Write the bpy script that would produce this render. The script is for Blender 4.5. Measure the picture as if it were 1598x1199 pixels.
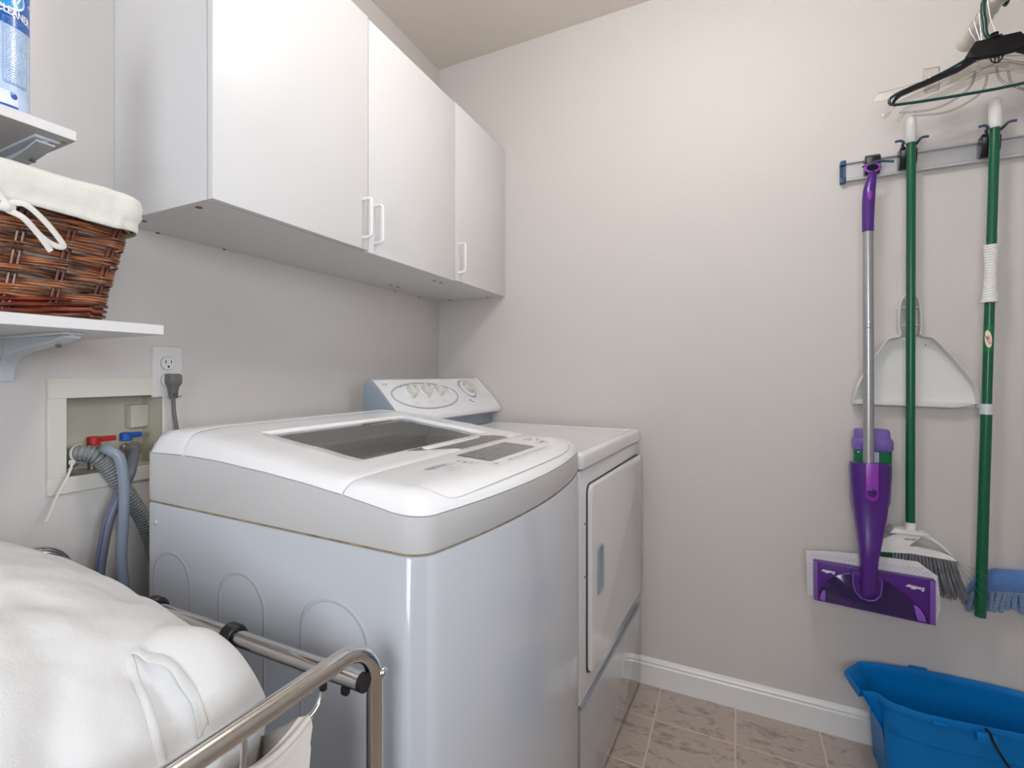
import bpy, bmesh, math, random
from mathutils import Vector, Matrix, Euler
R = math.radians
random.seed(7)
for o in list(bpy.data.objects): bpy.data.objects.remove(o)
SC = bpy.context.scene
COL = SC.collection

# ------------------------------------------------------------------ camera
CAMPOS = (-1.9410, -1.1382, 1.1052)
YAW = 28.598
cd = bpy.data.cameras.new('camera'); cam = bpy.data.objects.new('camera', cd); COL.objects.link(cam)
cam.location = CAMPOS
cam.rotation_euler = (R(90), 0, R(YAW - 90))
cd.sensor_width = 36; cd.lens = 36 * 799.757 / 1598
cd.shift_x = (799 - 710) / 1598; cd.shift_y = -(599.5 - 584) / 1598
cd.clip_start = 0.02
SC.camera = cam

# ------------------------------------------------------------------ light
W = bpy.data.worlds.new('world'); SC.world = W; W.use_nodes = True
bg = W.node_tree.nodes['Background']; bg.inputs[0].default_value = (0.72, 0.86, 1.0, 1); bg.inputs[1].default_value = 0.9

def area_light(name, loc, rot, sx, sy, power, color):
    l = bpy.data.lights.new(name, 'AREA'); l.shape = 'RECTANGLE'; l.size = sx; l.size_y = sy
    l.energy = power; l.color = color
    o = bpy.data.objects.new(name, l); COL.objects.link(o); o.location = loc; o.rotation_euler = rot
    return o
# daylight fill, added outside two unseen windows
area_light('added_window_fill', (-2.3, -2.72, 1.45), (R(90), 0, 0), 1.3, 1.3, 32, (0.90, 0.94, 1.0))
area_light('added_window_fill', (-3.62, -1.1, 1.5), (R(90), 0, R(-90)), 1.2, 1.3, 25, (0.96, 0.975, 1.0))
# the globe lamp on the ceiling gives its own light (emissive glass, built with the room)
GLOBE = (-0.98, -1.12, 2.270); GLOBE_POWER = 21.5
SC.view_settings.view_transform = 'Standard'; SC.view_settings.look = 'None'
SC.view_settings.exposure = 0.84; SC.view_settings.gamma = 1; SC.view_settings.use_curve_mapping = False

# ------------------------------------------------------------------ materials
def lin(c): return tuple(((x / 255 + 0.055) / 1.055) ** 2.4 if x / 255 > 0.04045 else x / 255 / 12.92 for x in c)
def mat(name, col, rough=0.5, metal=0.0, coat=0.0, bump=0.0, bscale=200, var=0.0, vscale=8, spec=0.5, sheen=0, trans=0, sss=0):
    m = bpy.data.materials.new(name); m.use_nodes = True
    nt = m.node_tree; p = nt.nodes['Principled BSDF']
    p.inputs['Base Color'].default_value = (*col, 1); p.inputs['Roughness'].default_value = rough
    p.inputs['Metallic'].default_value = metal; p.inputs['Coat Weight'].default_value = coat
    p.inputs['Coat Roughness'].default_value = 0.08
    p.inputs['Specular IOR Level'].default_value = spec
    p.inputs['Transmission Weight'].default_value = trans
    if sss: p.inputs['Subsurface Weight'].default_value = sss; p.inputs['Subsurface Scale'].default_value = 0.01
    if sheen: p.inputs['Sheen Weight'].default_value = sheen
    tc = nt.nodes.new('ShaderNodeTexCoord')
    if bump:
        n = nt.nodes.new('ShaderNodeTexNoise'); n.inputs['Scale'].default_value = bscale; n.inputs['Detail'].default_value = 3
        b = nt.nodes.new('ShaderNodeBump'); b.inputs['Strength'].default_value = bump; b.inputs['Distance'].default_value = 0.002
        nt.links.new(tc.outputs['Object'], n.inputs['Vector']); nt.links.new(n.outputs['Fac'], b.inputs['Height'])
        nt.links.new(b.outputs['Normal'], p.inputs['Normal'])
    if var:
        n = nt.nodes.new('ShaderNodeTexNoise'); n.inputs['Scale'].default_value = vscale; n.inputs['Detail'].default_value = 4
        r = nt.nodes.new('ShaderNodeValToRGB')
        r.color_ramp.elements[0].position = 0.3; r.color_ramp.elements[1].position = 0.7
        r.color_ramp.elements[0].color = (*[c * (1 - var) for c in col], 1)
        r.color_ramp.elements[1].color = (*[min(1, c * (1 + var)) for c in col], 1)
        nt.links.new(tc.outputs['Object'], n.inputs['Vector']); nt.links.new(n.outputs['Fac'], r.inputs['Fac'])
        nt.links.new(r.outputs['Color'], p.inputs['Base Color'])
    return m
def clear_mat(name, tint=(1, 1, 1), gloss=0.12, rough=0.03):
    m = bpy.data.materials.new(name); m.use_nodes = True; nt = m.node_tree
    nt.nodes.remove(nt.nodes['Principled BSDF']); out = nt.nodes['Material Output']
    t = nt.nodes.new('ShaderNodeBsdfTransparent'); t.inputs[0].default_value = (*tint, 1)
    g = nt.nodes.new('ShaderNodeBsdfGlossy'); g.inputs['Roughness'].default_value = rough
    f = nt.nodes.new('ShaderNodeLayerWeight'); f.inputs['Blend'].default_value = 0.35
    a = nt.nodes.new('ShaderNodeMath'); a.operation = 'MULTIPLY_ADD'; a.inputs[1].default_value = 1.0; a.inputs[2].default_value = gloss * 0.4
    x = nt.nodes.new('ShaderNodeMixShader')
    nt.links.new(f.outputs['Fresnel'], a.inputs[0]); nt.links.new(a.outputs[0], x.inputs[0])
    nt.links.new(t.outputs[0], x.inputs[1]); nt.links.new(g.outputs[0], x.inputs[2]); nt.links.new(x.outputs[0], out.inputs[0])
    return m
def emit_mat(name, col, s):
    m = bpy.data.materials.new(name); m.use_nodes = True
    p = m.node_tree.nodes['Principled BSDF']; p.inputs['Base Color'].default_value = (*col, 1)
    p.inputs['Emission Color'].default_value = (*col, 1); p.inputs['Emission Strength'].default_value = s
    return m

def tile_mat():
    m = bpy.data.materials.new('stone_tile_vinyl'); m.use_nodes = True; nt = m.node_tree; N = nt.nodes; L = nt.links
    p = N['Principled BSDF']; tc = N.new('ShaderNodeTexCoord'); sp = N.new('ShaderNodeSeparateXYZ'); L.new(tc.outputs['Object'], sp.inputs[0])
    P = 0.2285
    nz = N.new('ShaderNodeTexNoise'); nz.inputs['Scale'].default_value = 22; L.new(tc.outputs['Object'], nz.inputs['Vector'])
    def mth(op, a, b=None, c=None):
        n = N.new('ShaderNodeMath'); n.operation = op
        for i, v in enumerate((a, b, c)):
            if v is None: continue
            if isinstance(v, (int, float)): n.inputs[i].default_value = v
            else: L.new(v, n.inputs[i])
        return n.outputs[0]
    cells = []; ds = []
    for ax, off in (('X', 0.1975), ('Y', 0.9125)):
        w = mth('MULTIPLY_ADD', nz.outputs['Fac'], 0.006, off - 0.003)
        t = mth('DIVIDE', mth('ADD', sp.outputs[ax], w), P)
        c = mth('FLOOR', mth('DIVIDE', mth('ADD', sp.outputs[ax], off), P)); cells.append(c)
        fr = mth('FRACT', t); ds.append(mth('MINIMUM', fr, mth('SUBTRACT', 1, fr)))
    d = mth('MINIMUM', ds[0], ds[1])
    mask = N.new('ShaderNodeMapRange'); mask.inputs[1].default_value = 0.010; mask.inputs[2].default_value = 0.016; L.new(d, mask.inputs[0])
    cx = N.new('ShaderNodeCombineXYZ'); L.new(cells[0], cx.inputs[0]); L.new(cells[1], cx.inputs[1])
    wn = N.new('ShaderNodeTexWhiteNoise'); L.new(cx.outputs[0], wn.inputs['Vector'])
    av = N.new('ShaderNodeVectorMath'); av.operation = 'MULTIPLY_ADD'; L.new(wn.outputs['Color'], av.inputs[0]); av.inputs[1].default_value = (5, 9, 7); L.new(tc.outputs['Object'], av.inputs[2])
    mp = N.new('ShaderNodeMapping'); mp.inputs['Scale'].default_value = (1.0, 0.55, 1); mp.inputs['Rotation'].default_value = (0, 0, 0.5); L.new(av.outputs[0], mp.inputs[0])
    n1 = N.new('ShaderNodeTexNoise'); n1.inputs['Scale'].default_value = 24; n1.inputs['Detail'].default_value = 9; n1.inputs['Roughness'].default_value = 0.78; n1.inputs['Distortion'].default_value = 0.15; L.new(mp.outputs[0], n1.inputs['Vector'])
    r1 = N.new('ShaderNodeValToRGB'); cr = r1.color_ramp
    cols = [(0.30, (110, 99, 95)), (0.42, (166, 151, 142)), (0.50, (196, 180, 167)), (0.60, (176, 168, 162)), (0.72, (224, 211, 198))]
    cr.elements[0].position, cr.elements[1].position = cols[0][0], cols[-1][0]
    cr.elements[0].color = (*lin(cols[0][1]), 1); cr.elements[1].color = (*lin(cols[-1][1]), 1)
    for q, c in cols[1:-1]: e = cr.elements.new(q); e.color = (*lin(c), 1)
    L.new(n1.outputs['Fac'], r1.inputs[0])
    n2 = N.new('ShaderNodeTexNoise'); n2.inputs['Scale'].default_value = 3.2; n2.inputs['Detail'].default_value = 2; L.new(av.outputs[0], n2.inputs['Vector'])
    r2 = N.new('ShaderNodeMapRange'); r2.inputs[1].default_value = 0.60; r2.inputs[2].default_value = 0.80; r2.inputs[4].default_value = 0.5; L.new(n2.outputs['Fac'], r2.inputs[0])
    mx = N.new('ShaderNodeMix'); mx.data_type = 'RGBA'; L.new(r2.outputs[0], mx.inputs[0]); L.new(r1.outputs[0], mx.inputs[6]); mx.inputs[7].default_value = (*lin((196, 148, 92)), 1)
    mg = N.new('ShaderNodeMix'); mg.data_type = 'RGBA'; L.new(mask.outputs[0], mg.inputs[0]); mg.inputs[6].default_value = (*lin((214, 196, 176)), 1); L.new(mx.outputs[2], mg.inputs[7])
    L.new(mg.outputs[2], p.inputs['Base Color']); p.inputs['Roughness'].default_value = 0.42
    b = N.new('ShaderNodeBump'); b.inputs['Strength'].default_value = 0.35; b.inputs['Distance'].default_value = 0.002
    h = mth('ADD', mth('MULTIPLY', mask.outputs[0], 0.6), mth('MULTIPLY', n1.outputs['Fac'], 0.5)); L.new(h, b.inputs['Height']); L.new(b.outputs[0], p.inputs['Normal'])
    return m

def wicker_mat(name, a, b_):
    m = mat(name, a, 0.28, coat=0.35); nt = m.node_tree; p = nt.nodes['Principled BSDF']
    tc = nt.nodes['Texture Coordinate']; n = nt.nodes.new('ShaderNodeTexNoise'); n.inputs['Scale'].default_value = 60; n.inputs['Detail'].default_value = 3
    mp = nt.nodes.new('ShaderNodeMapping'); mp.inputs['Scale'].default_value = (0.35, 0.35, 3)
    r = nt.nodes.new('ShaderNodeValToRGB'); r.color_ramp.elements[0].position = 0.35; r.color_ramp.elements[1].position = 0.7
    r.color_ramp.elements[0].color = (*a, 1); r.color_ramp.elements[1].color = (*b_, 1)
    nt.links.new(tc.outputs['Object'], mp.inputs[0]); nt.links.new(mp.outputs[0], n.inputs['Vector']); nt.links.new(n.outputs['Fac'], r.inputs[0]); nt.links.new(r.outputs[0], p.inputs['Base Color'])
    return m

def hem_mat(name, col, bump=0.5):
    # woven fabric with fine weave and soft wrinkles
    m = mat(name, col, 0.9, sheen=0.15, spec=0.2); nt = m.node_tree; p = nt.nodes['Principled BSDF']; tc = nt.nodes['Texture Coordinate']
    n1 = nt.nodes.new('ShaderNodeTexNoise'); n1.inputs['Scale'].default_value = 28; n1.inputs['Detail'].default_value = 4
    n2 = nt.nodes.new('ShaderNodeTexNoise'); n2.inputs['Scale'].default_value = 700
    a = nt.nodes.new('ShaderNodeMath'); a.operation = 'MULTIPLY_ADD'; a.inputs[1].default_value = 0.12
    b = nt.nodes.new('ShaderNodeBump'); b.inputs['Strength'].default_value = bump; b.inputs['Distance'].default_value = 0.006
    for n in (n1, n2): nt.links.new(tc.outputs['Object'], n.inputs['Vector'])
    nt.links.new(n2.outputs['Fac'], a.inputs[0]); nt.links.new(n1.outputs['Fac'], a.inputs[2]); nt.links.new(a.outputs[0], b.inputs['Height']); nt.links.new(b.outputs[0], p.inputs['Normal'])
    return m

M = {}
M['wall'] = mat('wall_paint', (0.660, 0.622, 0.597), 0.55, bump=0.12, bscale=260, spec=0.35)
M['ceiling'] = mat('ceiling_paint', (0.78, 0.72, 0.655), 0.9, bump=0.2, bscale=180, spec=0.2)
M['trim'] = mat('trim_paint', (0.86, 0.85, 0.84), 0.3, var=0.02, vscale=6)
M['floor'] = tile_mat()
M['melamine'] = mat('white_melamine', (0.735, 0.722, 0.717), 0.42, bump=0.05, bscale=500)
M['edge'] = mat('cabinet_edge_band', (0.62, 0.60, 0.57), 0.5)
M['plug_brown'] = mat('brown_screw_cap', (0.14, 0.10, 0.07), 0.6)
M['tan_cap'] = mat('tan_chipboard_spot', (0.5, 0.33, 0.13), 0.7)
M['whiteplastic'] = mat('white_plastic', (0.84, 0.84, 0.83), 0.3, spec=0.5)
M['bracket'] = mat('grey_white_bracket_plastic', (0.62, 0.66, 0.70), 0.35)
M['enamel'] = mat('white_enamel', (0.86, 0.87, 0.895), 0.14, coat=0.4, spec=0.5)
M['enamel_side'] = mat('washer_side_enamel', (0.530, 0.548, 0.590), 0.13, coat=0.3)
M['washtop'] = mat('white_glossy_plastic', (0.87, 0.875, 0.89), 0.17, coat=0.3)
M['band'] = mat('off_white_plastic', (0.61, 0.60, 0.595), 0.22, coat=0.2)
M['rust'] = mat('grimy_seam', (0.30, 0.21, 0.10), 0.8, var=0.5, vscale=40)
M['cream'] = mat('cream_seam', (0.72, 0.64, 0.50), 0.5)
M['gapgrey'] = mat('grey_gap', (0.30, 0.30, 0.31), 0.6)
M['dark'] = mat('dark_gap', (0.03, 0.03, 0.035), 0.6)
M['chrome'] = mat('polished_chrome', (0.66, 0.64, 0.615), 0.09, metal=1.0)
M['steel'] = mat('brushed_metal_inlay', (0.38, 0.36, 0.34), 0.30, metal=0.85)
M['display'] = mat('brown_display_glass', (0.10, 0.088, 0.08), 0.10, coat=0.6)
M['disptext'] = mat('grey_display_print', (0.42, 0.42, 0.42), 0.5)
M['print'] = mat('grey_print', (0.26, 0.27, 0.31), 0.6)
M['printlight'] = mat('light_grey_print', (0.50, 0.51, 0.55), 0.6)
M['orange'] = mat('orange_print', (0.75, 0.32, 0.12), 0.6)
M['blueprint'] = mat('blue_print', (0.10, 0.28, 0.55), 0.6)
M['glass'] = clear_mat('washer_lid_glass', (0.93, 0.97, 0.95), 0.30)
M['tub'] = mat('washer_tub_plastic', (0.84, 0.88, 0.86), 0.4)
M['drum'] = mat('drum_metal', (0.80, 0.82, 0.81), 0.35, metal=0.3)
M['label_tan'] = mat('tan_sticker', (0.80, 0.52, 0.28), 0.6)
M['dryer_grey'] = mat('grey_blue_plastic', (0.33, 0.385, 0.45), 0.35)
M['knob'] = mat('cream_knob', (0.62, 0.61, 0.55), 0.35)
M['greyline'] = mat('console_grey_line', (0.42, 0.45, 0.52), 0.5)
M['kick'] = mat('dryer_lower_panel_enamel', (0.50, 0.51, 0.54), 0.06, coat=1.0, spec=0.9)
M['hinge'] = mat('hinge_metal', (0.22, 0.21, 0.2), 0.4, metal=0.8, var=0.5, vscale=90)
M['ivory'] = mat('ivory_box_plastic', (0.70, 0.67, 0.60), 0.45)
M['ivory_in'] = mat('aged_ivory_plastic', (0.60, 0.57, 0.46), 0.5, var=0.06)
M['plate'] = mat('outlet_plate_plastic', (0.72, 0.71, 0.69), 0.3)
M['greycord'] = mat('grey_cord_rubber', (0.15, 0.145, 0.15), 0.5)
M['hose'] = mat('grey_blue_hose', (0.26, 0.30, 0.37), 0.3)
M['hose_dark'] = mat('dark_grey_hose', (0.15, 0.165, 0.20), 0.4)
M['hoseblue'] = mat('blue_hose_stripe', (0.03, 0.05, 0.35), 0.4)
M['corr'] = mat('grey_corrugated_plastic', (0.23, 0.24, 0.24), 0.4)
M['red'] = mat('red_valve_plastic', (0.45, 0.025, 0.02), 0.35)
M['blue'] = mat('blue_valve_plastic', (0.01, 0.10, 0.42), 0.35)
M['brass'] = mat('dull_valve_metal', (0.45, 0.40, 0.36), 0.35, metal=0.8)
M['ziptie'] = mat('translucent_nylon', (0.68, 0.66, 0.58), 0.35)
M['canvas'] = hem_mat('cream_canvas', (0.72, 0.67, 0.60), 0.5)
M['white_cloth'] = hem_mat('white_cotton', (0.69, 0.68, 0.67), 0.55)
M['liner'] = hem_mat('cream_liner_cloth', (0.74, 0.72, 0.66), 0.6)
M['seam'] = mat('cream_stitching', (0.66, 0.60, 0.50), 0.9)
M['black'] = mat('black_plastic', (0.012, 0.012, 0.014), 0.28)
M['blackhanger'] = mat('black_hanger_plastic', (0.008, 0.007, 0.008), 0.42, spec=0.25)
M['wicker'] = wicker_mat('wicker_brown', lin((66, 30, 16)), lin((172, 104, 60)))
M['wickerd'] = wicker_mat('wicker_dark_red', lin((60, 18, 10)), lin((136, 58, 34)))
M['stake'] = wicker_mat('wicker_stake', lin((60, 22, 12)), lin((120, 58, 34)))
M['green'] = mat('green_painted_metal', (0.0, 0.105, 0.045), 0.28, coat=0.15)
M['hangergreen'] = mat('dark_green_plastic', (0.006, 0.055, 0.045), 0.3)
M['grip'] = mat('white_grip_plastic', (0.78, 0.78, 0.77), 0.45)
M['purple'] = mat('purple_plastic', (0.072, 0.010, 0.205), 0.28, coat=0.2)
M['purple2'] = mat('bright_purple_plastic', (0.26, 0.035, 0.42), 0.3)
M['purple3'] = mat('deep_purple_plastic', (0.018, 0.004, 0.075), 0.12, coat=0.5)
M['lilac'] = mat('lilac_plastic', (0.27, 0.10, 0.55), 0.35)
M['lilac_cap'] = mat('translucent_lilac_cap', (0.20, 0.13, 0.47), 0.3, sss=0.3)
M['violet_edge'] = mat('light_violet_plastic', (0.20, 0.075, 0.38), 0.35)
M['pad'] = mat('white_scrub_pad', (0.72, 0.70, 0.73), 0.9, bump=0.8, bscale=220)
M['paddot'] = mat('lilac_pad_dots', (0.40, 0.35, 0.50), 0.9)
M['alu'] = mat('satin_aluminium', (0.42, 0.42, 0.44), 0.32, metal=0.75)
M['rackalu'] = mat('rail_aluminium', (0.62, 0.62, 0.64), 0.35, metal=0.55)
M['labelgreen'] = mat('green_label', (0.0, 0.16, 0.05), 0.35)
M['labelwhite'] = mat('white_label', (0.8, 0.8, 0.8), 0.5)
M['yellow'] = mat('yellow_label_border', (0.75, 0.6, 0.10), 0.5)
M['redtext'] = mat('red_print', (0.55, 0.03, 0.02), 0.5)
M['blueend'] = mat('slate_blue_plastic', (0.02, 0.07, 0.17), 0.45)
M['bluerub'] = mat('slate_blue_rubber', (0.05, 0.085, 0.15), 0.5)
M['bristle'] = mat('grey_bristles', (0.17, 0.178, 0.195), 0.5, var=0.25, vscale=60)
M['bristleg'] = mat('green_bristles', (0.0, 0.10, 0.03), 0.5)
M['tip'] = mat('frayed_bristle_tips', (0.30, 0.26, 0.21), 0.9)
M['mopblue'] = mat('blue_microfibre', (0.09, 0.20, 0.50), 0.95, sheen=0.6, bump=0.8, bscale=300)
M['mopblue2'] = mat('blue_chenille', (0.17, 0.26, 0.44), 0.95, sheen=0.6, bump=0.8, bscale=260)
M['bucket'] = mat('blue_bucket_plastic', (0.0, 0.175, 0.52), 0.42, spec=0.22)
M['wire'] = mat('dark_wire', (0.02, 0.02, 0.022), 0.4, metal=0.6)
M['zinc'] = mat('zinc_wire', (0.70, 0.72, 0.74), 0.2, metal=1)
M['clear'] = clear_mat('clear_plastic', (0.985, 0.98, 0.965), 0.16)
M['rod'] = mat('painted_rod', (0.66, 0.62, 0.56), 0.35)
M['can'] = mat('pale_blue_can_print', (0.50, 0.62, 0.82), 0.25, coat=0.4, var=0.12, vscale=40)
M['canblue'] = mat('blue_can_print', (0.015, 0.11, 0.42), 0.25, coat=0.4)
M['cansky'] = mat('sky_blue_can_print', (0.02, 0.33, 0.68), 0.25, coat=0.4)
M['canwhite'] = mat('white_can_print', (0.78, 0.82, 0.88), 0.3, coat=0.3)
M['canprint'] = mat('faint_can_text', (0.22, 0.34, 0.58), 0.5)
M['lampglass'] = emit_mat('lamp_glass', (1.0, 0.985, 0.965), GLOBE_POWER)
M['wood'] = mat('door_paint', (0.72, 0.71, 0.70), 0.4)
M['pane'] = clear_mat('window_glass', (0.98, 0.99, 1.0), 0.05)

# ------------------------------------------------------------------ mesh helpers
class MB:
    def __init__(s): s.v = []; s.f = []; s.m = []; s.mats = []
    def mi(s, m):
        m = M[m] if isinstance(m, str) else m
        if m not in s.mats: s.mats.append(m)
        return s.mats.index(m)
    def add(s, vs, fs, m='wall'):
        k = len(s.v); i = s.mi(m); s.v += [tuple(v) for v in vs]
        for f in fs: s.f.append([k + j for j in f]); s.m.append(i)
        return s
    def box(s, x0, x1, y0, y1, z0, z1, m, bev=0.0, seg=2):
        bm = bmesh.new(); bmesh.ops.create_cube(bm, size=1)
        for v in bm.verts: v.co = Vector(((x0 + x1) / 2 + v.co.x * (x1 - x0), (y0 + y1) / 2 + v.co.y * (y1 - y0), (z0 + z1) / 2 + v.co.z * (z1 - z0)))
        if bev: bmesh.ops.bevel(bm, geom=list(bm.edges), offset=bev, segments=seg, affect='EDGES', profile=0.5)
        bm.verts.index_update(); s.add([v.co[:] for v in bm.verts], [[v.index for v in f.verts] for f in bm.faces], m); bm.free(); return s
    def prism(s, poly, a, b, m, axis='z', bev=0.0, seg=2):
        # poly: 2D points; axis z: (x,y), axis x: (y,z), axis y: (x,z)
        def P(p, h): return {'z': (p[0], p[1], h), 'x': (h, p[0], p[1]), 'y': (p[0], h, p[1])}[axis]
        bm = bmesh.new(); va = [bm.verts.new(P(p, a)) for p in poly]; vb = [bm.verts.new(P(p, b)) for p in poly]; n = len(poly)
        fa = bm.faces.new(va); fb = bm.faces.new(vb[::-1])
        for i in range(n): bm.faces.new((va[i], vb[i], vb[(i + 1) % n], va[(i + 1) % n]))
        if bev: bmesh.ops.bevel(bm, geom=list(fa.edges) + list(fb.edges), offset=bev, segments=seg, affect='EDGES', profile=0.5)
        bmesh.ops.recalc_face_normals(bm, faces=list(bm.faces))
        bmesh.ops.triangulate(bm, faces=[f for f in bm.faces if len(f.verts) > 4])
        bm.verts.index_update(); s.add([v.co[:] for v in bm.verts], [[v.index for v in f.verts] for f in bm.faces], m); bm.free(); return s
    def loft(s, rings, m, closed=True, cap0=True, cap1=True):
        n = len(rings[0]); vs = [p for r in rings for p in r]; fs = []
        for i in range(len(rings) - 1):
            for j in range(n if closed else n - 1):
                a = i * n + j; b = i * n + (j + 1) % n; fs.append((a, b, b + n, a + n))
        if cap0 and closed: fs.append(tuple(range(n - 1, -1, -1)))
        if cap1 and closed: k = (len(rings) - 1) * n; fs.append(tuple(range(k, k + n)))
        return s.add(vs, fs, m)
    def tube(s, pts, r, m, n=12, closed=False, radii=None, cap=True):
        P = [Vector(p) for p in pts]; N = len(P); rings = []; up = None
        for i in range(N):
            if closed: t = (P[(i + 1) % N] - P[i - 1])
            else: t = P[min(i + 1, N - 1)] - P[max(i - 1, 0)]
            if t.length < 1e-9: t = Vector((0, 0, 1))
            t.normalize()
            if up is None:
                up = Vector((0, 0, 1)) if abs(t.z) < 0.9 else Vector((1, 0, 0))
            u = up - t * up.dot(t)
            if u.length < 1e-6: u = t.orthogonal()
            u.normalize(); w = t.cross(u); up = u
            rr = radii[i] if radii else r
            rings.append([tuple(P[i] + (u * math.cos(2 * math.pi * k / n) + w * math.sin(2 * math.pi * k / n)) * rr) for k in range(n)])
        if closed: rings.append(rings[0]); return s.loft(rings, m, cap0=False, cap1=False)
        return s.loft(rings, m, cap0=cap, cap1=cap)
    def lathe(s, prof, c, m, n=32, axis='z', cap=True):
        rings = []
        for r, h in prof:
            ring = []
            for k in range(n):
                a = 2 * math.pi * k / n; u, w = r * math.cos(a), r * math.sin(a)
                ring.append({'z': (c[0] + u, c[1] + w, c[2] + h), 'x': (c[0] + h, c[1] + u, c[2] + w), 'y': (c[0] + w, c[1] + h, c[2] + u)}[axis])
            rings.append(ring)
        return s.loft(rings, m, cap0=cap and prof[0][0] > 1e-6, cap1=cap and prof[-1][0] > 1e-6)
    def grid(s, rows, m):
        n = len(rows[0]); vs = [p for r in rows for p in r]; fs = []
        for i in range(len(rows) - 1):
            for j in range(n - 1): a = i * n + j; fs.append((a, a + 1, a + n + 1, a + n))
        return s.add(vs, fs, m)
    def map(s, fn):
        s.v = [tuple(fn(*p)) for p in s.v]; return s
    def merge(s, o):
        k = len(s.v); s.v += o.v
        for f, mi in zip(o.f, o.m): s.f.append([k + j for j in f]); s.m.append(s.mi(o.mats[mi]))
        return s

def build(name, mb, parent=None, local=False, angle=38, recalc=True):
    me = bpy.data.meshes.new(name)
    o = bpy.data.objects.new(name, me); COL.objects.link(o)
    vs = mb.v
    if parent is not None:
        o.parent = parent
        if not local:
            root = parent; mw = Matrix.Identity(4)
            while root is not None:
                mw = Matrix.LocRotScale(root.location, root.rotation_euler, None) @ mw; root = root.parent
            inv = mw.inverted(); vs = [inv @ Vector(v) for v in vs]
    else:
        xs, ys, zs = zip(*vs); c = Vector(((min(xs) + max(xs)) / 2, (min(ys) + max(ys)) / 2, min(zs)))
        o.location = c; vs = [Vector(v) - c for v in vs]
    me.from_pydata([tuple(v) for v in vs], [], mb.f)
    for m in mb.mats: me.materials.append(m)
    me.polygons.foreach_set('material_index', mb.m)
    if recalc:
        bm = bmesh.new(); bm.from_mesh(me); bmesh.ops.remove_doubles(bm, verts=list(bm.verts), dist=1e-6); bmesh.ops.recalc_face_normals(bm, faces=list(bm.faces)); bm.to_mesh(me); bm.free()
    me.polygons.foreach_set('use_smooth', [True] * len(me.polygons))
    me.set_sharp_from_angle(angle=R(angle)); me.update()
    return o
def tag(o, label, cat, group=None, kind=None):
    o['label'] = label; o['category'] = cat
    if group: o['group'] = group
    if kind: o['kind'] = kind
    return o
def thing(name, loc, label, cat, rz=0, group=None):
    e = bpy.data.objects.new(name, None); COL.objects.link(e); e.location = loc; e.rotation_euler = (0, 0, rz); e.empty_display_size = 0.05
    return tag(e, label, cat, group)
def struct(name, mb, angle=38):
    o = build(name, mb, angle=angle); o['kind'] = 'structure'; return o
def spl(pts, k=8, closed=False):
    P = [Vector(p) for p in pts]; out = []; n = len(P)
    for i in range(n if closed else n - 1):
        p0 = P[(i - 1) % n] if closed else P[max(i - 1, 0)]; p1 = P[i]; p2 = P[(i + 1) % n]; p3 = P[(i + 2) % n] if closed else P[min(i + 2, n - 1)]
        for j in range(k):
            t = j / k; out.append(tuple(0.5 * ((2 * p1) + (-p0 + p2) * t + (2 * p0 - 5 * p1 + 4 * p2 - p3) * t * t + (-p0 + 3 * p1 - 3 * p2 + p3) * t ** 3)))
    if not closed: out.append(tuple(P[-1]))
    return out
def text2d(body, size, bold=0.0, shear=0.0, sx=1.0):
    c = bpy.data.curves.new('t', 'FONT'); c.body = body; c.size = size; c.align_x = 'CENTER'; c.align_y = 'CENTER'
    c.offset = bold; c.shear = shear; c.resolution_u = 3
    o = bpy.data.objects.new('t', c); me = o.to_mesh()
    vs = [(v.co.x * sx, v.co.y) for v in me.vertices]; fs = [list(p.vertices) for p in me.polygons]
    o.to_mesh_clear(); bpy.data.objects.remove(o); bpy.data.curves.remove(c)
    if vs:
        x = [v[0] for v in vs]; y = [v[1] for v in vs]; cx = (min(x) + max(x)) / 2; cy = (min(y) + max(y)) / 2
        vs = [(a - cx, b - cy) for a, b in vs]
    return vs, fs
def add_text(mb, body, size, m, fn, bold=0.0, shear=0.0, sx=1.0):
    vs, fs = text2d(body, size, bold, shear, sx); mb.add([fn(a, b) for a, b in vs], fs, m); return mb
def lerp(a, b, t): return a + (b - a) * t
def interp(x, pts):
    if x <= pts[0][0]: return pts[0][1]
    for (a, u), (b, v) in zip(pts, pts[1:]):
        if x <= b:
            t = (x - a) / (b - a); t = t * t * (3 - 2 * t) * 0.35 + t * 0.65; return u + (v - u) * t
    return pts[-1][1]
def rrect(x0, x1, y0, y1, r, n=6):
    out = []
    for cx, cy, a0 in ((x1 - r, y0 + r, -90), (x1 - r, y1 - r, 0), (x0 + r, y1 - r, 90), (x0 + r, y0 + r, 180)):
        for k in range(n + 1):
            a = R(a0 + 90 * k / n); out.append((cx + r * math.cos(a), cy + r * math.sin(a)))
    return out

# ------------------------------------------------------------------ room
XL, YF, CH = -3.3, -2.45, 2.44
struct('floor', MB().box(XL, 0, YF, 0, -0.05, 0, 'floor'))
bpy.data.objects['floor'].location = (0, 0, 0)
for v in bpy.data.objects['floor'].data.vertices: pass
fl = bpy.data.objects['floor']; fl.data.transform(Matrix.Translation(((XL) / 2, YF / 2, -0.05)))
struct('ceiling', MB().box(XL, 0, YF, 0, CH, CH + 0.05, 'ceiling'))
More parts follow.
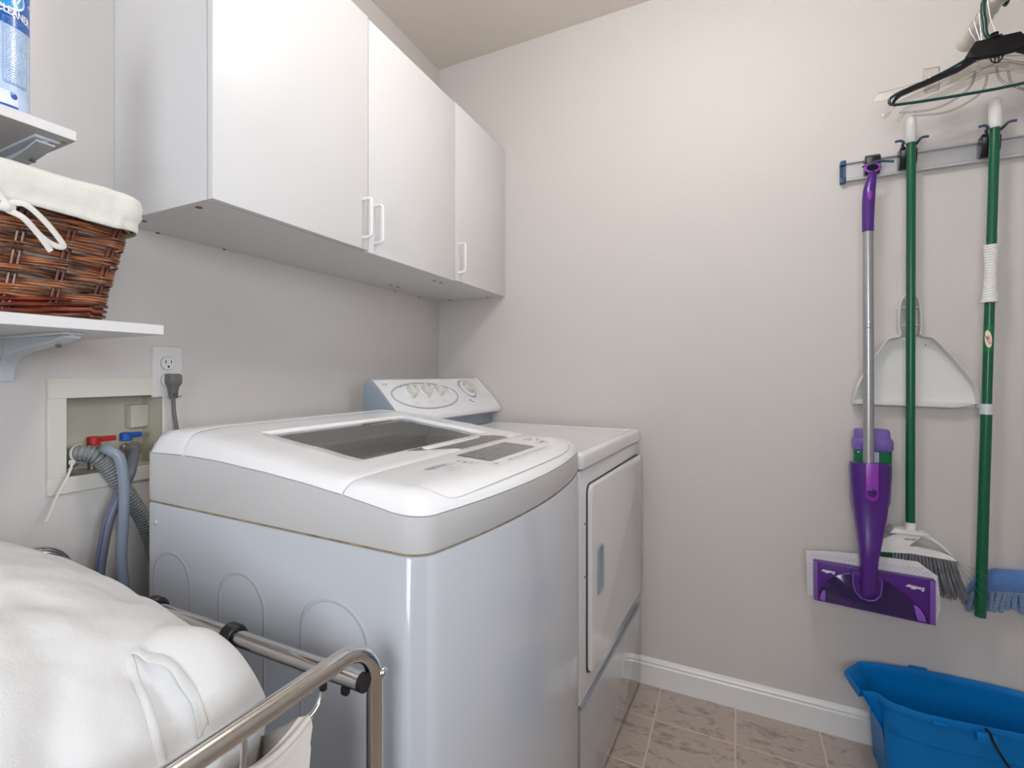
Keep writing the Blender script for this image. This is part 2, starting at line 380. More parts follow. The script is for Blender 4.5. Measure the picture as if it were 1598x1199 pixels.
# back wall with the opening of the recessed laundry box
OX0, OX1, OZ0, OZ1 = -1.430, -1.241, 0.905, 1.058
w = MB(); w.box(XL - .1, OX0, 0, 0.1, 0, CH, 'wall').box(OX1, 0.1, 0, 0.1, 0, CH, 'wall').box(OX0, OX1, 0, 0.1, 0, OZ0, 'wall').box(OX0, OX1, 0, 0.1, OZ1, CH, 'wall')
struct('wall_back', w)
struct('wall_right', MB().box(0, 0.1, YF, 0, 0, CH, 'wall'))
def wall_with_hole(name, horiz, a0, a1, h0, h1, z0, z1, face, back):
    b = MB()
    def bx(p, q, r_, s_):
        if horiz: b.box(p, q, min(face, back), max(face, back), r_, s_, 'wall')
        else: b.box(min(face, back), max(face, back), p, q, r_, s_, 'wall')
    bx(a0, h0, 0, CH); bx(h1, a1, 0, CH); bx(h0, h1, 0, z0); bx(h0, h1, z1, CH); return struct(name, b)
kn = bpy.data.objects['wall_right']
for y, z, r_ in ((-1.208, .640, .0040), (-1.075, .500, .0022), (-.62, 1.02, .0016), (-1.28, 1.42, .0016), (-1.735, 1.575, .0016)):
    build('paint_knock', MB().lathe([(.0001, -.0006), (r_ * .6, -.0005), (r_, .0004)], (0, y, z), 'wall', 10, 'x'), kn)
wall_with_hole('wall_front', True, XL - .1, 0.1, -2.8, -1.8, 0.95, 1.95, YF, YF - 0.1)
wall_with_hole('wall_left', False, YF, 0, -1.6, -0.6, 0.95, 2.0, XL, XL - 0.1)
def window(name, horiz, a0, a1, z0, z1, p):
    f = MB(); g = MB()
    def bx(b, a, b_, c, d, m, t0=-0.02, t1=0.05):
        if horiz: b.box(a, b_, p - t1, p - t0, c, d, m)
        else: b.box(p - t1, p - t0, a, b_, c, d, m)
    for q in ((a0, a0 + .05, z0, z1), (a1 - .05, a1, z0, z1), (a0 + .05, a1 - .05, z0, z0 + .05), (a0 + .05, a1 - .05, z1 - .05, z1), (a0 + .05, a1 - .05, (z0 + z1) / 2 - .02, (z0 + z1) / 2 + .02)):
        bx(f, *q, 'trim')
    o = struct(name, f)
    bx(g, a0 + .05, a1 - .05, z0 + .05, (z0 + z1) / 2 - .02, 'pane', 0.02, 0.024); bx(g, a0 + .05, a1 - .05, (z0 + z1) / 2 + .02, z1 - .05, 'pane', 0.02, 0.024)
    build('window_pane', g, o)
window('added_window_1', True, -2.8, -1.8, 0.95, 1.95, YF)  # unseen windows, added as openings for the fill light
window('added_window_2', False, -1.6, -0.6, 0.95, 2.0, XL)
# baseboards with moulded cap
def baseboard(name, p0, p1, inward):
    prof = [(0, 0), (0.012, 0), (0.012, 0.066), (0.0125, 0.070), (0.0085, 0.0735), (0.0085, 0.077), (0.0105, 0.081), (0.008, 0.087), (0.004, 0.0925), (0, 0.094)]
    rings = []
    for p in (p0, p1): rings.append([(p[0] + inward[0] * d, p[1] + inward[1] * d, h) for d, h in prof])
    return struct(name, MB().loft(rings, 'trim'), 25)
baseboard('baseboard_right', (0, YF), (0, 0), (-1, 0))
baseboard('baseboard_back', (XL, 0), (0, 0), (0, -1))
baseboard('baseboard_front', (XL, YF), (0, YF), (0, 1))
baseboard('baseboard_left', (XL, YF), (XL, 0), (1, 0))
# ceiling lamp (out of frame above the machines)
lt = thing('ceiling_lamp', (GLOBE[0], GLOBE[1], CH), 'round frosted glass globe lamp on the ceiling', 'ceiling lamp')
build('lamp_base', MB().lathe([(0.001, 0), (0.075, 0), (0.078, -0.012), (0.070, -0.035), (0.060, -0.050), (0.001, -0.050)], (GLOBE[0], GLOBE[1], CH), 'whiteplastic', 40), lt)
build('lamp_shade', MB().lathe([(0.105 * math.sin(math.pi * k / 20) + 1e-4, -0.105 * math.cos(math.pi * k / 20)) for k in range(21)], GLOBE, 'lampglass', 40), lt)

# ------------------------------------------------------------------ wall cabinets
CZ0, CZ1, CF, CD = 1.422, 2.020, -0.2965, 0.016
def cabinet(x0, x1, doors, z0, label, grp='white wall cabinets above the machines'):
    t = thing('wall_cabinet', ((x0 + x1) / 2, -0.15, z0), label, 'cabinet', group=None)
    th = 0.016; b = MB()
    b.box(x0, x0 + th, CF, -0.001, z0, CZ1, 'melamine', 0.0006, 1)
    b.box(x1 - th, x1, CF, -0.001, z0, CZ1, 'melamine', 0.0006, 1)
    b.box(x0 + th, x1 - th, CF, -0.001, z0, z0 + th, 'melamine'); b.box(x0 + th, x1 - th, CF, -0.001, CZ1 - th, CZ1, 'melamine')
    b.box(x0 + th, x1 - th, -0.006, -0.001, z0 + th, CZ1 - th, 'melamine'); b.box(x0 + th, x1 - th, CF + .01, -0.006, (z0 + CZ1) / 2, (z0 + CZ1) / 2 + th, 'melamine')
    build('carcass', b, t)
    for cx in (x0 + 0.022, x1 - 0.022):
        for cy in (-0.065, -0.245): build('screw_cap', MB().lathe([(0.0065, 0), (0.0065, -0.0008)], (cx, cy, z0), 'plug_brown', 16), t)
    for cx in (x0 + .09, x0 + .26): build('wall_plug', MB().box(cx - .003, cx + .003, -.006, -.0005, z0 - .0015, z0 + .0015, 'dark'), t)
    for (a, b_, hx, dz) in doors:
        d = build('door', MB().box(a + 0.0012, b_ - 0.0012, CF - CD - 0.0015, CF - 0.0015, z0 + dz, CZ1 + dz + 0.001, 'melamine', 0.001, 2), t)
        fy = CF - CD - 0.0015; z1h = z0 + dz + 0.125; z0h = z0 + dz + 0.028
        pts = [(hx, fy, z0h), (hx, fy - 0.018, z0h)] 
        for k in range(1, 6): a_ = R(90 * k / 5); pts.append((hx, fy - 0.018 - 0.009 * math.sin(a_), z0h + 0.009 - 0.009 * math.cos(a_)))
        for k in range(0, 6): a_ = R(90 * k / 5); pts.append((hx, fy - 0.018 - 0.009 * math.cos(a_), z1h - 0.009 + 0.009 * math.sin(a_)))
        pts.append((hx, fy, z1h))
        build('door_handle', MB().tube(pts, 0.0042, 'whiteplastic', 12), d)
    return t
cabinet(-1.341, -0.428, [(-1.341, -0.893, -0.915, 0.0), (-0.893, -0.428, -0.868, -0.004)], CZ0, 'long white two-door wall cabinet over the washer, its two handles side by side')
cabinet(-0.4275, -0.0005, [(-0.4275, -0.0005, -0.405, 0.0)], CZ0, 'short white single-door wall cabinet in the corner above the dryer')

# ------------------------------------------------------------------ shelves
def shelf(x1, yf, z0, z1, label, screws):
    t = thing('wall_shelf', (x1 - 0.4, -0.15, z0), label, 'shelf')
    build('board', MB().box(x1 - 0.95, x1, yf, -0.001, z0, z1, 'melamine', 0.0008, 1), t)
    for bx_ in (x1 - screws, x1 - 0.85):
        # moulded bracket: triangular web with flange
        L = 0.235; H = 0.17
        b = MB()
        b.prism([(-0.001, z0), (-0.001 - L, z0), (-0.001 - L, z0 - 0.006), (-0.19, z0 - 0.013), (-0.11, z0 - 0.021), (-0.05, z0 - 0.030), (-0.015, z0 - .046), (-0.006, z0 - .075), (-0.001, z0 - .078)], bx_ - 0.003, bx_ + 0.003, 'bracket', 'x', 0.001)
        rib = spl([(bx_, -0.234, z0 - 0.006), (bx_, -0.19, z0 - 0.013), (bx_, -0.11, z0 - 0.021), (bx_, -0.05, z0 - 0.030), (bx_, -0.015, z0 - .046), (bx_, -0.006, z0 - .075)], 6)
        sec = [[(x + sx_ * 0.012, y, z + dz_) for sx_, dz_ in ((-1, 0), (1, 0), (1, -0.003), (-1, -0.003))] for x, y, z in rib]
        b.loft(sec, 'bracket')
        b.box(bx_ - 0.016, bx_ + 0.016, -0.240, -0.004, z0 - 0.0045, z0 - 0.0002, 'bracket', 0.001)
        o = build('shelf_bracket', b, t)
        build('bracket_screw', MB().lathe([(0.004, 0), (0.005, -0.003), (0.003, -0.005)], (bx_ + 0.006, -0.178, z0 - 0.018), 'steel', 12), o)
    e = MB()
    if x1 > -1.5: return t
    for cy in (yf + 0.02, yf + 0.055): build('chipped_spot', MB().lathe([(0.0035, 0), (0.0035, -0.0005)], (x1 - 0.008, cy, z0), 'tan_cap', 10), t)
shelf(-1.421, -0.300, 1.1705, 1.187, 'lower white wall shelf on a grey bracket with the wicker basket on it', 0.105)
shelf(-1.533, -0.262, 1.4580, 1.4735, 'upper white wall shelf carrying the blue spray can', 0.028)

# ------------------------------------------------------------------ washer (local frame: x to the right along the front, y to the back)
WW, WD, WR = 0.690, 0.608, 0.030
def bow(x): return -0.036 * (1 - ((x - WW / 2) / (WW / 2)) ** 2)
def Lf(x):
    y = bow(x); e = min(x, WW - x)
    if e < WR: y += WR * (1 - math.sqrt(max(0, 1 - ((WR - e) / WR) ** 2)))
    return y
def Lb(x):
    e = min(x, WW - x); r = 0.02
    return WD - (r * (1 - math.sqrt(max(0, 1 - ((r - e) / r) ** 2))) if e < r else 0)
SEAM = [(0, .924), (.04, .9265), (.09, .934), (.133, .9405), (.22, .950), (.30, .957), (.41, .964), (.49, .9655), (.61, .963)]
TOPC = [(-.04, .947), (0, .951), (.03, .954), (.12, .958), (.2, .9665), (.3, .980), (.44, .997), (.5, 1.003), (.6, 1.010)]
def zs(y): return interp(max(0, y), SEAM)
def Hn(d): return interp(d, [(0, 0), (.002, .16), (.006, .36), (.014, .62), (.026, .83), (.045, .93), (.09, .965), (.3, 1.0)])
def Ht(x, y):
    d = min(x, WW - x, max(0, WD - y), max(0, y - bow(x)))
    d1 = min(x, WW - x); d2 = min(max(0, y - bow(x)), max(0, WD - y))
    # round the plan corners
    if d1 < WR and d2 < WR: d = max(0, WR - math.hypot(WR - d1, WR - d2))
    s_ = zs(y); return s_ + (interp(y, TOPC) - s_) * Hn(d)
XS = [0, .0008, .0025, .005, .009, .014, .020, .028, .038, .05, .07, .095, .12, .125] + [.125 + .44 * k / 16 for k in range(1, 16)] + [.565, .57, .595, .62, .64, .652, .662, .670, .676, .681, .685, .6875, .6892, .69]
wt = thing('washing_machine', (-1.400, -0.7932, 0), 'white top-loading washing machine with a glass window in its lid', 'washing machine', R(-1.3))
def outline(n_side=14, inset=0.0):
    pts = []
    xs = [x for x in XS]
    for x in xs: pts.append((x, Lf(x)))
    for k in range(1, 24): pts.append((WW, lerp(Lf(WW), Lb(WW), k / 24)))
    for x in reversed(xs): pts.append((x, Lb(x)))
    for k in range(1, 24): pts.append((0, lerp(Lb(0), Lf(0), k / 24)))
    if inset:
        out = []
        for i, (x, y) in enumerate(pts):
            cx, cy = WW / 2, WD / 2; out.append((cx + (x - cx) * (1 - inset / (WW / 2)), cy + (y - cy) * (1 - inset / (WD / 2))))
        return out
    return pts
OUT = outline()
def ring(o, z): return [(x, y, z(y) if callable(z) else z) for x, y in o]
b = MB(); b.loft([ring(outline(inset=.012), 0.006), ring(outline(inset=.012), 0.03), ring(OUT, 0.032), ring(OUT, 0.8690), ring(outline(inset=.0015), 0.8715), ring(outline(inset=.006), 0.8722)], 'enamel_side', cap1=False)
build('cabinet', b, wt, True)
b = MB(); b.loft([ring(outline(inset=.004), 0.870), ring(outline(inset=.004), 0.8765)], 'rust', cap0=False, cap1=False); build('lower_seam', b, wt, True)
b = MB(); b.loft([ring(outline(inset=.006), .8748), ring(outline(inset=.0012), .8752), ring(OUT, .8775), ring(OUT, lambda y: zs(y) - .0022), ring(outline(inset=.0012), lambda y: zs(y) - .0012), ring(outline(inset=.02), lambda y: zs(y) - .0010)], 'band', cap0=False, cap1=False)
build('top_cover_band', b, wt, True)
b = MB(); b.loft([ring(outline(inset=.003), lambda y: zs(y) - .003), ring(outline(inset=.003), lambda y: zs(y) + .0006)], 'cream', cap0=False, cap1=False); build('upper_seam', b, wt, True)
b = MB()
for ly, rr in ((0.5238, .0), (0.3391, .0), (0.1444, .0)):
    # raised stadium-shaped stamping: rim profile swept round the outline
    st = [];
    hw = 0.058 if ly > .3 else .066
    for k in range(25): a = math.pi * k / 24; st.append((ly - hw * math.cos(a) * (1 if True else 1), 0.7405 + 0.054 * math.sin(a)))
    st.append((ly + hw, 0.22))
    for k in range(1, 24): a = math.pi * k / 24; st.append((ly + hw * math.cos(a), 0.22 - 0.054 * math.sin(a)))
    st.append((ly - hw, 0.22))
    cy, cz = ly, 0.48
    rings = []
    for off, h in ((0, 0.0003), (.0015, -.0005), (.0040, -.0010), (.0065, -.0005), (.0080, .0002)):
        rings.append([(h, cy + (y - cy) * (1 - off / hw), cz + (z - cz) * (1 - off / 0.31)) for y, z in st])
    b.loft([list(r) for r in rings], 'enamel_side', cap0=False, cap1=False)
build('stamped_relief', b, wt, True)
b = MB().lathe([(.001, -.004), (.004, -.0035), (.006, -.001), (.006, .001)], (0, .5727, .8378), 'enamel_side', 14, 'x'); build('side_bolt', b, wt, True)
SF = lambda x: .128
SB = lambda x: .490 + .040 * min(1, min(x, WW - x) / .10) ** 0.7
def strip(b, y0f, y1f, ys, m, g=0.0):
    # shell surface piece between two seams, rows given as fractions or absolute y
    rows = []
    for q in ys:
        rows.append([(x, q(x), Ht(x, q(x))) for x in XS])
    b.grid(rows, m); return rows
def skirt(b, row, m, d=0.006): b.grid([row, [(x, y, z - d) for x, y, z in row]], m)
def mkrow(f): return lambda x: f(x)
# control panel piece
b = MB(); rows = []
qs = [0, .004, .012, .03, .06, .10, .16, .25, .4, .6, .8, .97, 1]
for q in qs:
    r = []
    for x in XS:
        a = Lf(x); e_ = SF(x) - .0012; y = a + (e_ - a) * q; r.append((x, y, Ht(x, y) - (.0008 if q == 1 else 0)))
    rows.append(r)
b.grid(rows, 'washtop'); skirt(b, rows[-1], 'washtop')
cp = build('control_panel', b, wt, True, 50)
# lid with window opening
GX0, GX1, GY0, GY1 = .120, .570, .190, .440
gi0, gi1 = XS.index(.12), XS.index(.57)
lid = MB(); fr = []
ysl = [lambda x: SF(x) + .0012, lambda x: SF(x) + .004, lambda x: .15, lambda x: .17, lambda x: .185, lambda x: GY0]
n0 = len(ysl) - 1
ysl += [(lambda y: (lambda x: y))(GY0 + (GY1 - GY0) * k / 8) for k in range(1, 9)]
n1 = len(ysl) - 1
ysl += [lambda x: .447, lambda x: lerp(.447, SB(x), .25), lambda x: lerp(.447, SB(x), .5), lambda x: lerp(.447, SB(x), .8), lambda x: SB(x) - .002, lambda x: SB(x) - .0008]
rows = []
for i, f in enumerate(ysl):
    r = []
    for x in XS:
        y = f(x); z = Ht(x, y)
        if i in (0, len(ysl) - 1): z -= .0008
        r.append((x, y, z))
    rows.append(r)
n = len(XS)
fs = []
for i in range(len(rows) - 1):
    for j in range(n - 1):
        if n0 <= i < n1 and gi0 <= j < gi1: continue
        a = i * n + j; fs.append((a, a + 1, a + n + 1, a + n))
lid.add([p for r in rows for p in r], fs, 'washtop')
skirt(lid, rows[0], 'washtop'); skirt(lid, rows[-1], 'washtop')
# reveal around the window
rim = [(x, GY0) for x in XS[gi0:gi1 + 1]] + [(GX1, GY0 + (GY1 - GY0) * k / 8) for k in range(1, 9)] + [(x, GY1) for x in reversed(XS[gi0:gi1])] + [(GX0, GY1 - (GY1 - GY0) * k / 8) for k in range(1, 8)]
def rin(d, h): 
    cx, cy = (GX0 + GX1) / 2, (GY0 + GY1) / 2
    return [(cx + (x - cx) * (1 - d / (GX1 - cx)), cy + (y - cy) * (1 - d / (GY1 - cy)), Ht(x, y) - h) for x, y in rim]
lid.loft([rin(0, 0), rin(.0015, .0012), rin(.002, .009), rin(-.02, .010), rin(-.022, .018)] + [[(x, y, .945) for x, y, z in rin(-.022, .018)]], 'washtop', cap0=False, cap1=False)
lo = build('lid', lid, wt, True, 50)
rows = [[(x, y, Ht(x, y) - .0065) for x in XS[gi0:gi1 + 1]] for y in [GY0 + (GY1 - GY0) * k / 8 for k in range(9)]]
build('lid_glass', MB().grid(rows, 'glass'), lo, True)
b = MB(); b.grid([[(x, y, Ht(x, y) - .0045) for x in (.40, .43, .46, .49, .515)] for y in (.425, .434)], 'label_tan'); build('warning_sticker', b, lo, True)
# rear deck
b = MB(); rows = []
for q in [0, .02, .2, .5, .75, .88, .94, .975, .99, 1]:
    rows.append([(x, lerp(SB(x) + .0012, Lb(x), q), Ht(x, lerp(SB(x) + .0012, Lb(x), q)) - (.0008 if q == 0 else 0)) for x in XS])
b.grid(rows, 'washtop'); skirt(b, rows[0], 'washtop'); build('rear_deck', b, wt, True, 50)
# white hinge gasket line
b = MB(); b.grid([[(x, SB(x) - .004 + t, Ht(x, SB(x)) - .0022) for x in XS] for t in (0, .008)], 'whiteplastic')
b.grid([[(x, SF(x) - .003 + t, Ht(x, SF(x)) - .003) for x in XS] for t in (0, .006)], 'gapgrey'); build('seam_filler', b, wt, True)
# tub seen through the glass
b = MB(); cx, cy = .345, .31
ts = []
for k in range(48):
    a = 2 * math.pi * k / 48; ts.append((math.cos(a), math.sin(a)))
sq = [(cx + max(-.30, min(.30, .46 * c)), cy + max(-.26, min(.26, .42 * s_))) for c, s_ in ts]
b.loft([[(x, y, .952) for x, y in sq], [(x, y, .900) for x, y in sq], [(cx + .262 * c, cy + .232 * s_, .893) for c, s_ in ts], [(cx + .245 * c, cy + .222 * s_, .880) for c, s_ in ts]], 'tub', cap0=False, cap1=False)
build('tub_cover', b, wt, True)
b = MB(); b.loft([[(cx + .25 * c, cy + .225 * s_, .882) for c, s_ in ts], [(cx + .25 * c, cy + .225 * s_, .865) for c, s_ in ts], [(cx + .24 * c, cy + .215 * s_, .84) for c, s_ in ts], [(cx + .24 * c, cy + .215 * s_, .62) for c, s_ in ts], [(cx + .2 * c, cy + .18 * s_, .59) for c, s_ in ts], [(cx + .02 * c, cy + .02 * s_, .60) for c, s_ in ts]], 'drum', cap0=False, cap1=True)
build('drum', b, wt, True)
# lid handle inlay and raised white pull
def onsurf(h): return lambda x, y: (x, y, Ht(x, y) + h)
def patch(poly, h, m, th=0.0):
    # polygon draped over the top, cut into fine rows
    mb = MB(); ys = [p[1] for p in poly]; y0, y1 = min(ys), max(ys); rows = []; n_ = len(poly)
    for i in range(17):
        y = lerp(y0 + 1e-5, y1 - 1e-5, i / 16); xs = []
        for a in range(n_):
            p, q = poly[a], poly[(a + 1) % n_]
            if (p[1] - y) * (q[1] - y) < 0: xs.append(p[0] + (q[0] - p[0]) * (y - p[1]) / (q[1] - p[1]))
        if len(xs) < 2: continue
        a, b = min(xs), max(xs); rows.append([(lerp(a, b, k / 24), y, Ht(lerp(a, b, k / 24), y) + h) for k in range(25)])
    mb.grid(rows, m)
    if th: mb.grid([[(x, y, Ht(x, y) + h) for x, y in poly + poly[:1]], [(x, y, Ht(x, y) + h - th) for x, y in poly + poly[:1]]], m)
    return mb
hp = spl([(.262, .181, 0), (.30, .166, 0), (.345, .152, 0), (.352, .142, 0), (.352, .1305, 0)], 4) + [(.556, .1305, 0)] + spl([(.556, .150, 0), (.53, .168, 0), (.49, .181, 0), (.46, .1845, 0), (.36, .1845, 0), (.262, .1825, 0)], 4)
hb = []
hp = [(.232, .1835, 0), (.262, .170, 0), (.30, .157, 0), (.325, .146, 0), (.338, .1305, 0), (.560, .1305, 0), (.560, .146, 0), (.548, .160, 0), (.52, .172, 0), (.475, .181, 0), (.44, .1842, 0)]
hd = build('lid_handle', patch([(p[0], p[1]) for p in hp], .0009, 'steel', .001), lo, True)
wp = rrect(.272, .492, .1645, .1805, .0075, 5)
b = MB(); b.loft([[(x, y, Ht(x, y) + .0010) for x, y in wp], [(x, y, Ht(x, y) + .0022) for x, y in wp], [(.382 + (x - .382) * .97, .1725 + (y - .1725) * .8, Ht(x, y) + .003) for x, y in wp]], 'washtop')
build('handle_pull', b, hd, True)
# display, buttons and printing
dp = [(.276, .036), (.276, .104), (.486, .104), (.486, .036)]
b = MB(); b.merge(patch(rrect(.2735, .4885, .0335, .1065, .0035, 3), .0004, 'printlight')); 
build('display_bezel', b, cp, True)
b = MB(); b.merge(patch(rrect(.275, .487, .035, .105, .003, 3), .0008, 'display')); dsp = build('display', b, cp, True)
b = MB()
for i, (x0, y0, wdt) in enumerate([(.285, .09, .02), (.285, .08, .026), (.285, .07, .02), (.285, .06, .028), (.285, .05, .022), (.325, .08, .02), (.325, .07, .022), (.325, .06, .018), (.325, .05, .02), (.345, .098, .018), (.435, .095, .018), (.435, .085, .016), (.435, .075, .02), (.462, .09, .016), (.462, .08, .018), (.462, .07, .012), (.462, .06, .018)]):
    b.grid([[(x0, y0 + t, Ht(x0, y0) + .0011), (x0 + wdt, y0 + t, Ht(x0 + wdt, y0) + .0011)] for t in (0, .0028)], 'disptext')
add_text(b, '7:44', .024, 'disptext', lambda a, c: (.395 + a, .082 + c, Ht(.395, .082) + .0011), shear=.2)
build('display_print', b, dsp, True)
b = MB()
def oval(b, cx, cy, rx, ry, w_, m, h=.0014, a0=0, a1=360, rot=0):
    pts = []
    for k in range(29):
        a = R(a0 + (a1 - a0) * k / 28); pts.append((cx + math.cos(a) * rx * math.cos(rot) - math.sin(a) * ry * math.sin(rot), cy + math.sin(a) * ry * math.cos(rot) + math.cos(a) * rx * math.sin(rot)))
    b.grid([[(cx + (x - cx) * (1 + t * w_ / rx), cy + (y - cy) * (1 + t * w_ / rx), Ht(x, y) + h) for x, y in pts] for t in (-.5, .5)], m)
for i, cx_ in enumerate((.268, .318, .349, .381, .413, .444, .473, .500)):
    cy_ = .0165 if i else .020
    rx = .0145 if i < 3 else .0125
    if i == 7: rx = .010
    oval(b, cx_, cy_, rx, .0088, .0008, 'printlight')
    for r_ in range(3):
        wd_ = .009 if r_ == 1 else .006
        b.grid([[(cx_ - wd_ / 2, cy_ + (r_ - 1) * .0032 + t, Ht(cx_, cy_) + .0014), (cx_ + wd_ / 2, cy_ + (r_ - 1) * .0032 + t, Ht(cx_, cy_) + .0014)] for t in (-.0010, .0010)], 'print')
for k in range(4):
    b.add([(.228 + .001 * k, .075 - .0125 * k, Ht(.23, .06) + .0014), (.238, .075 - .0125 * k, Ht(.23, .06) + .0014), (.238, .078 - .0125 * k, Ht(.23, .06) + .0014), (.228, .078 - .0125 * k, Ht(.23, .06) + .0014)], [(0, 1, 2, 3)], 'print')
    b.grid([[(.240, .076 - .0125 * k + t, Ht(.24, .06) + .0014), (.256, .076 - .0125 * k + t, Ht(.25, .06) + .0014)] for t in (0, .0012)], 'printlight')
for i, (t_, s_, m_, xx, yy) in enumerate([('Smart Drum', .0115, 'print', .166, .0800)]):
    add_text(b, t_, s_, m_, lambda a, c: (xx + a, yy + c, Ht(xx + a, yy + c) + .0015), bold=.0004)
for x0, x1, yy in ((.142, .212, .0715), (.148, .190, .0620), (.142, .186, .0545), (.146, .190, .0470)):
    xq = x0
    while xq < x1:
        l_ = random.uniform(.003, .007); b.grid([[(xq, yy + t, Ht(xq, yy) + .0014), (min(x1, xq + l_), yy + t, Ht(xq, yy) + .0014)] for t in (0, .0018)], 'printlight'); xq += l_ + .0014
# printed options at the right end
for j, (x0, y0, m_) in enumerate([(.545, .083, 'orange'), (.552, .076, 'orange'), (.572, .062, 'orange'), (.565, .088, 'print'), (.575, .081, 'print'), (.59, .07, 'print')]):
    b.grid([[(x0, y0 + t, Ht(x0, y0) + .0014), (x0 + .012, y0 + t, Ht(x0 + .012, y0) + .0014)] for t in (0, .003)], m_)
oval(b, .555, .046, .022, .0115, .002, 'blueprint', a0=150, a1=350)
b.grid([[(.55, .046 + t, Ht(.55, .046) + .0014), (.575, .046 + t, Ht(.575, .046) + .0014)] for t in (0, .004)], 'print')
oval(b, .063, .060, .016, .012, .0006, 'printlight')
# engraved outline of the panel field
po = [(.055, .118, 0), (.048, .09, 0), (.046, .045, 0), (.050, .018, 0), (.062, .0, 0), (.085, -.008, 0), (.12, -.012, 0), (.2, -.0185, 0), (.3, -.0225, 0), (.4, -.0225, 0), (.5, -.018, 0), (.57, -.010, 0), (.61, .0, 0), (.630, .015, 0), (.638, .04, 0)]
po = spl(po, 6)
b2 = MB(); L_ = []; R_ = []
for i, p in enumerate(po):
    q = po[min(i + 1, len(po) - 1)]; r_ = po[max(i - 1, 0)]; dx, dy = q[0] - r_[0], q[1] - r_[1]; l_ = math.hypot(dx, dy) or 1; nx, ny = -dy / l_, dx / l_
    wd_ = .0009 if p[0] > .12 else .0005
    L_.append((p[0] + nx * wd_, p[1] + ny * wd_, Ht(p[0], p[1]) + .0009)); R_.append((p[0] - nx * wd_, p[1] - ny * wd_, Ht(p[0], p[1]) + .0009))
b.grid([L_, R_], 'printlight'); build('panel_printing', b, cp, True)
b = MB().box(.6885, .6915, -.0, .030, .74, .84, 'hinge'); 

# ------------------------------------------------------------------ dryer (local frame: x=0 right side, negative to the left, y to the back)
DW, DDp = .682, .690
dr = thing('clothes_dryer', (-0.0350, -0.8450, 0), 'white front-loading clothes dryer with knobs on a rear console, in the corner', 'dryer', R(-2.78))
dr.scale = (.982, .985, 1.003)
b = MB(); b.box(-DW + .002, -.002, .004, DDp, .292, .864, 'enamel', .006, 3); b.box(-DW + .004, -.004, .012, DDp, .012, .30, 'enamel', .004, 2); build('cabinet', b, dr, True)
b = MB(); b.box(-DW + .006, -.006, .012, DDp - .004, .858, .872, 'dark'); build('top_seam', b, dr, True)
# top with raised rim
b = MB(); o_ = rrect(-DW, 0, -.002, DDp, .016, 6)
def sc(o, d): return [(-DW / 2 + (x + DW / 2) * (1 - d / (DW / 2)), DDp / 2 + (y - DDp / 2) * (1 - d / (DDp / 2))) for x, y in o]
b.loft([[(x, y, z) for x, y in sc(o_, d)] for d, z in ((.004, .8680), (.0005, .8705), (0, .874), (0, .898), (.0015, .9035), (.005, .9065), (.010, .9078), (.018, .9076), (.026, .9058), (.034, .9035))], 'enamel')
build('top_panel', b, dr, True)
# front door
b = MB(); dpoly = rrect(-.627, -.022, .348, .822, .022, 6)
b.prism(rrect(-.630, -.019, .345, .825, .024, 6), .0006, .006, 'dark', 'y')
def ys_(o, d, y): cx_, cz_ = -.3245, .585; return [(cx_ + (x - cx_) * (1 - d / .3), y, cz_ + (z - cz_) * (1 - d / .237)) for x, z in o]
b.loft([ys_(dpoly, 0, .0035), ys_(dpoly, 0, -.006), ys_(dpoly, .002, -.0085), ys_(dpoly, .006, -.0095)], 'enamel', cap0=False)
door = build('door', b, dr, True)
b = MB(); hpo = rrect(-.577, -.527, .530, .655, .012, 5)
def hq(d, y): return [(-.552 + (x + .552) * (1 - d / .025), y, .5925 + (z - .5925) * (1 - d / .0625)) for x, z in hpo]
b.loft([hq(0, -.0095), hq(0, -.0125), hq(.002, -.0145), hq(.005, -.0145), hq(.008, -.0115), hq(.012, -.0100)], 'dryer_grey'); build('door_handle', b, door, True)
for z in (.745, .430):
    b = MB().box(-.018, -.004, -.0010, .002, z - .024, z + .024, 'hinge', .001); b.tube([(-.018, -.004, z - .024), (-.018, -.004, z + .024)], .004, 'hinge', 10); build('hinge', b, door, True)
for z in (.729, .597): build('screw', MB().lathe([(.001, -.001), (.0028, -.0008), (.003, .001)], (-.642, .004, z), 'dark', 12, 'y'), dr, True)
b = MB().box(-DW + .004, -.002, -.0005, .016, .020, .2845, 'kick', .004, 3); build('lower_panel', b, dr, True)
b = MB().box(-DW + .004, -.002, .0, .014, .2845, .2930, 'dryer_grey'); build('panel_trim', b, dr, True)
for x in (-DW + .05, -.05):
    for y in (.06, DDp - .06): build('foot', MB().lathe([(.018, 0), (.018, .008), (.01, .012)], (x, y, 0), 'black', 16), dr, True)
# console
prof = [(.700, .906), (.700, 1.050), (.698, 1.066), (.692, 1.078), (.683, 1.0845), (.672, 1.0845)] + [(lerp(.6655, .5650, k / 12) - .712 * .003 * math.sin(math.pi * k / 12), lerp(1.0800, .9770, k / 12) + .702 * .003 * math.sin(math.pi * k / 12)) for k in range(13)] + [(.559, .969), (.5565, .961), (.559, .954), (.566, .950)]
fprof = prof
b = MB(); x0, x1 = -.690, -.004
b.loft([[(x, y, z) for y, z in fprof + [(.60, .950)]] for x in (x0 + .006, x1 - .006)], 'enamel')
cons = build('console', b, dr, True)
def face(x, t):
    # t: 0 top .. 1 bottom along the sloping face
    p0, p1 = Vector((.668, 1.081)), Vector((.564, .9755)); q = p0.lerp(p1, t); bulge = .0018 * math.sin(math.pi * t); n_ = Vector((-.714, .70))
    return (x, q.x + n_.x * (.0006), q.y + n_.y * (.0006))
FN = Vector((0, -.712, .702)); FT = Vector((0, -.702, -.712))
